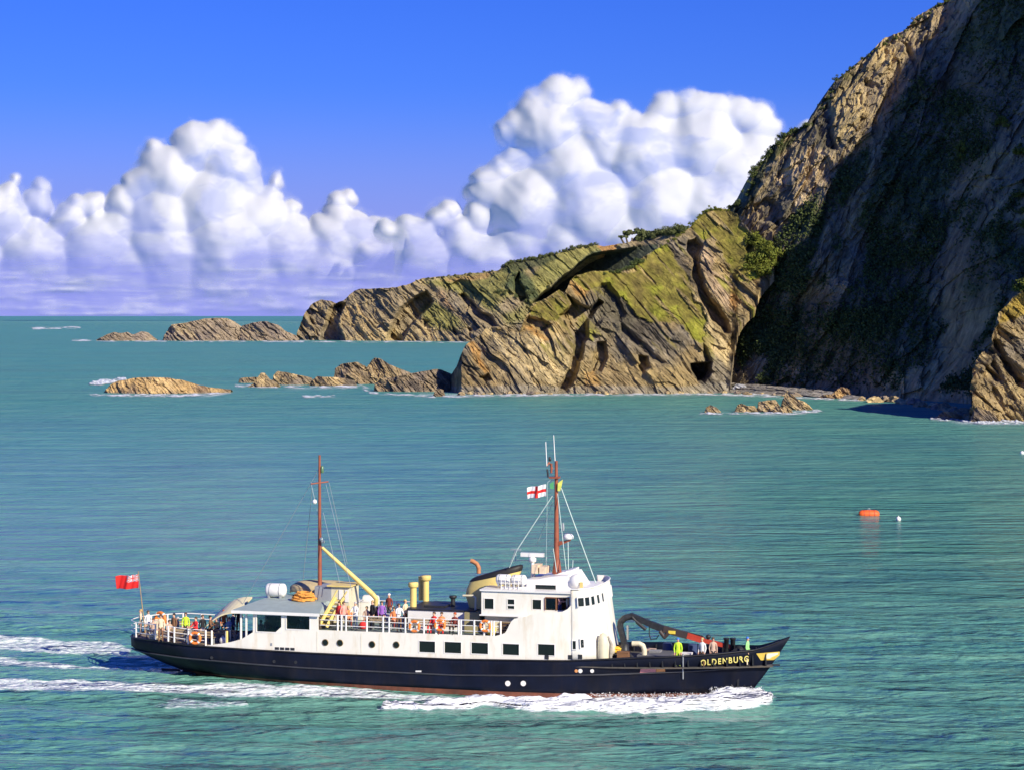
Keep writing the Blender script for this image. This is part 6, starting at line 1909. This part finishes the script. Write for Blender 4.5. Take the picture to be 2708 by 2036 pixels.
pers(572, 1634, 2.28, .2, 'sit', 'black', 'black', hb, 'passenger in black sitting between the brown coat and the red hair')
pers(556, 1628, 2.28, 1.6, 'rail', 'brown', 'black', hbl, 'passenger in dark brown clothes aft of the red haired one')
pers(592, 1613, 2.27, .6, 'stand', 'orange', 'dark', hr, 'red haired passenger in orange by the aft cabin')
pers(606, 1632, 2.27, -.3, 'rail', 'blue', 'navy', hb, 'passenger in a grey blue top at the aft rail')
pers(631, 1604, 2.26, 0, 'stand', 'dark', 'brown', hb, 'tall passenger in a black jacket at the aft cabin doorway', 1.05)
pers(372, 1618, 2.37, -1.2, 'stand', 'cream', 'tan', hy, 'passenger in cream clothes nearest the ensign staff', ylim=(-1.2, 1.2))
pers(392, 1622, 2.37, .8, 'stand', 'white', 'cream', hb, 'passenger in white and cream next to the one at the staff', ylim=(-1.6, 1.6))
pers(405, 1650, 2.37, .2, 'sit', 'tan', 'cream', hb, 'passenger in peach coloured top sitting at the stern rail', ylim=(-2, 2))
pers(707, 1632, 2.24, 0, 'stand', 'maroon', 'black', hbl, 'passenger in maroon behind the left window of the aft cabin')
pers(735, 1634, 2.24, 2, 'stand', 'navy', 'black', hb, 'passenger in navy at the right side of the left cabin window')
pers(795, 1634, 2.24, .5, 'stand', 'grey', 'black', hg, 'grey haired passenger behind the right window of the aft cabin')
pers(897, 1592, 3.65, -.4, 'stand', 'red', 'navy', hb, 'passenger in red standing under the white notice boards')
pers(921, 1603, 3.65, .5, 'sit', 'orange', 'maroon', hy, 'passenger in orange sitting right of the yellow stair')
pers(985, 1588, 3.65, -.6, 'stand', 'black', 'black', hy, 'passenger in black amidships left of the pair with the bag')
pers(1010, 1590, 3.65, .3, 'stand', 'purple', 'black', hb, 'passenger in purple standing amidships')
pers(1029, 1570, 3.65, -.2, 'stand', 'maroon', 'dark', hcap_w, 'passenger with a white cap and dark red jacket amidships')
pers(1055, 1598, 3.65, .7, 'rail', 'white', 'brown', hb, 'passenger in a white top left of the first yellow ventilator')
pers(1072, 1586, 3.65, 1.2, 'stand', 'cream', 'brown', hy, 'fair haired passenger in cream beside the first yellow ventilator')
pers(1148, 1622, 3.65, -.4, 'sit', 'red', 'red', hb, 'passenger in red sitting in front of the white casing', ylim=(-3.1, -2.2))
pers(1203, 1626, 3.65, -.2, 'sit', 'maroon', 'black', hr, 'passenger in dark red sitting by the shaded part of the casing', ylim=(-3.1, -2.2))
pers(1480, 1589, 4.93, 1.2, 'rail', 'pink', 'navy', hb, 'crew member in a pink shirt leaning at the open bridge window', .83, ylim=(-2.75, -1.8))
pers(1501, 1598, 4.93, 1.5, 'stand', 'cream', 'navy', hy, 'fair haired crew member inside the bridge window', .80, ylim=(-2.7, -1.2))
pers(1793, 1692, 2.06, .2, 'stand', 'lime', 'lime', hcap_b, 'deckhand in lime overalls and blue cap on the foredeck', ylim=(-2.2, 2.2))
pers(1857, 1698, 2.06, -.3, 'stand', 'white', 'brown', hy, 'deckhand in a white top on the foredeck under the red jib', ylim=(-1.8, 1.8))
pers(1886, 1699, 2.06, .4, 'stand', 'tan', 'dark', hb, 'deckhand in a tan top nearest the bow bitts', ylim=(-1.5, 1.5))
pers(1977, 1697, 2.06, 1.4, 'stand', 'green', 'cream', hcap_b, 'deckhand in pale green right up in the bow', ylim=(-.7, .7))

for args in ((425, 1634, 2.36, .4, 'stand', 'cream', 'brown', hb, 'passenger in cream behind the orange stern rope'), (460, 1622, 2.35, -.4, 'stand', 'brown', 'black', hbl, 'passenger in brown on the far side of the stern deck'),
             (536, 1626, 2.30, .9, 'stand', 'black', 'navy', hb, 'passenger in black right of the bright red jacket'), (616, 1618, 2.27, 2.4, 'stand', 'navy', 'black', hg, 'passenger in navy between the blue top and the doorway'),
             (762, 1640, 2.24, .3, 'sit', 'orange', 'black', hb, 'passenger in orange seated behind the right cabin window'), (690, 1640, 2.24, .3, 'sit', 'tan', 'black', hb, 'passenger in tan seated behind the left cabin window'),
             (909, 1598, 3.65, .9, 'stand', 'pink', 'navy', hb, 'passenger in pink between the red and the orange one'), (940, 1606, 3.65, -.2, 'rail', 'white', 'denim', hg, 'passenger in white leaning on the rail by the lockers'),
             (970, 1604, 3.65, .2, 'sit', 'tan', 'brown', hy, 'passenger in tan sitting left of the one in black'), (996, 1606, 3.65, -.5, 'sit', 'brown', 'black', hb, 'passenger in brown sitting amidships'),
             (1042, 1606, 3.65, .1, 'sit', 'orange', 'maroon', hb, 'passenger in orange sitting below the white cap'), (1168, 1624, 3.65, .2, 'sit', 'orange', 'red', hb, 'passenger in orange sitting next to the one in red by the casing')):
    pers(*args)
# bags, covers and gear
def bag(u, v, z, mat, label, cat='bag', s=.3, ylim=(-3.0, 3.0)):
    x, y = G(u, v, z + s); y = min(max(y, ylim[0]), ylim[1])
    m = MB(); m.lathe((0, 0, 0), [(s * .7, 0), (s, .1), (s * 1.02, s * .9), (s * .8, s * 1.4), (s * .35, s * 1.6)], 10, squash=.6).torus((0, 0, s * 1.6), s * .3, .02, 'y', 10, 5)
    return single(m, 'bag', mat, label, cat, (x, y, z))
bag(1016, 1632, 3.65, C['purple'], 'round purple blue bag by the passenger in purple', s=.28)
bag(960, 1650, 3.65, C['red'], 'red bag on the promenade deck near the notice boards', s=.26)
bag(1135, 1650, 3.65, C['red'], 'red bag under the bench by the ventilators', s=.3)
bag(1215, 1650, 3.65, C['orange'], 'orange bag beside the bench at the shaded casing', s=.3)
bag(1318, 1655, 3.65, M('oilskin', (.85, .60, .05), .5), 'yellow oilskin bag hung near the brown louvre', s=.3, ylim=(-3.0, -2.8))
bag(475, 1700, 2.33, C['brown'], 'brown bag on the aft deck by the rail', s=.3)
bag(590, 1690, 2.27, C['white'], 'white bag on the aft deck near the yellow post', s=.26)
for i, (u, z, mt_, lb) in enumerate(((1716, 2.06, 'tan', 'tan crate on the foredeck right of the bent ventilator'), (1735, 2.06, 'grey', 'grey crate on the foredeck'), (1820, 2.06, 'white', 'white crate on the foredeck between the deckhands'), (1660, 2.06, 'brown', 'brown crate at the foot of the crane'))):
    x, _z = S(u, 1720, .6); m = MB(); m.box(-.35, .35, -.3, .3, 0, .5).box(-.37, .37, -.32, .32, .5, .55).box(-.36, .36, -.31, .31, .2, .26)
    single(m, 'crate', C[mt_], lb, 'crate', (x, .9 - .5 * i, z), group='crates on the foredeck')
for i, (u, y, lb) in enumerate(((1765, 1.5, 'blue drum on the far side of the foredeck, the one nearer the crane'), (1832, 1.6, 'blue drum on the far side of the foredeck, the one nearer the bow'))):
    x, _z = S(u, 1715, y); m = MB(); m.lathe((0, 0, 0), [(.28, 0), (.3, .03), (.3, .3), (.31, .32), (.3, .34), (.3, .8), (.28, .85)], 12); single(m, 'drum', C['navy'], lb, 'drum', (x, y, 2.06), group='drums on the foredeck')
x, y = G(392, 1660, 2.9); m = MB(); m.lathe((0, 0, 0), [(.3, 0), (.3, .1), (.16, .25), (.15, .6), (.26, .75), (.24, .85)], 12); single(m, 'capstan', cream, 'cream capstan on the stern deck', 'capstan', (x, 0, 2.38))

# ---- buoys in the bay
X, Y = on_water(2298, 1362)
e = empty('mooring_buoy', (X, Y, 0)); tag(e, 'large orange mooring buoy lying on the water of the bay', 'buoy')
m = MB(); m.lathe((0, 0, .14), [(.2, -1.2), (.38, -1.08), (.48, -.8), (.50, 0), (.48, .8), (.38, 1.08), (.2, 1.2)], 16, 'x'); m.build('float', M('buoy_orange', (.85, .13, .02), .6), e)
for q in (-.6, 0, .6):
    m = MB(); m.lathe((q, 0, .14), [(.52, -.04), (.52, .04)], 16, 'x'); m.build('band', M('buoy_red', (.6, .08, .03), .6), e)
m = MB(); m.torus((0, 0, .70), .12, .03, 'y', 12, 6); m.build('eye', steel, e)
X, Y = on_water(2376, 1376)
e = empty('marker_buoy', (X, Y, 0)); tag(e, 'small white round buoy right of the orange one', 'buoy')
m = MB(); m.ball((0, 0, .18), .30, 14); m.build('float', white2, e)
m = MB(); m.tube((0, 0, .4), (0, 0, .58), .06, .04, 8); m.build('eye', white2, e)
X, Y = on_water(2703, 1200)
m = MB(); m.ball((0, 0, .15), .38, 10); b_ = m.build('marker_buoy', white2); b_.location = (X, Y, 0); tag(b_, 'tiny white buoy at the right edge below the cliff', 'buoy')

# ---- spray thrown up by the bow
rs = np.random.default_rng(21)
P = []
def spray(n, x0, x1, h, w, bias=0):
    x = rs.uniform(x0, x1, n); t = rs.random(n) ** 2.2
    for i in range(n):
        yy = hullb(min(x[i], 19.4), .3) + .15 + abs(rs.normal(0, w)) 
        P.append((x[i], -yy, .25 + t[i] * h))
spray(1500, 17.2, 20.4, .5, .5); spray(500, 10, 17, .18, .5)
P = np.array(P); Q = np.array([W(*p_) for p_ in P])
sz = .015 + .04 * rs.random(len(Q)) ** 2
tv = []
base = np.array([(1, 0, -.7), (-1, 0, -.7), (0, 1, .7), (0, -1, .7)])
for i in range(len(Q)):
    tv.append(Q[i] + base * sz[i] * rs.uniform(.6, 1.2, 3))
tv = np.array(tv)
me = bpy.data.meshes.new('bow_spray')
fs = []
for i in range(len(Q)):
    b = 4 * i; fs += [(b, b + 1, b + 2), (b, b + 3, b + 1), (b, b + 2, b + 3), (b + 1, b + 3, b + 2)]
me.from_pydata([tuple(v_) for v_ in tv.reshape(-1, 3)], [], fs)
me.materials.append(M('foam_white', (.85, .87, .87), .8, 0, .02))
o = bpy.data.objects.new('bow_spray', me); COL.objects.link(o)
tag(o, 'white spray thrown up along the ship\'s bow and side', kind='stuff')
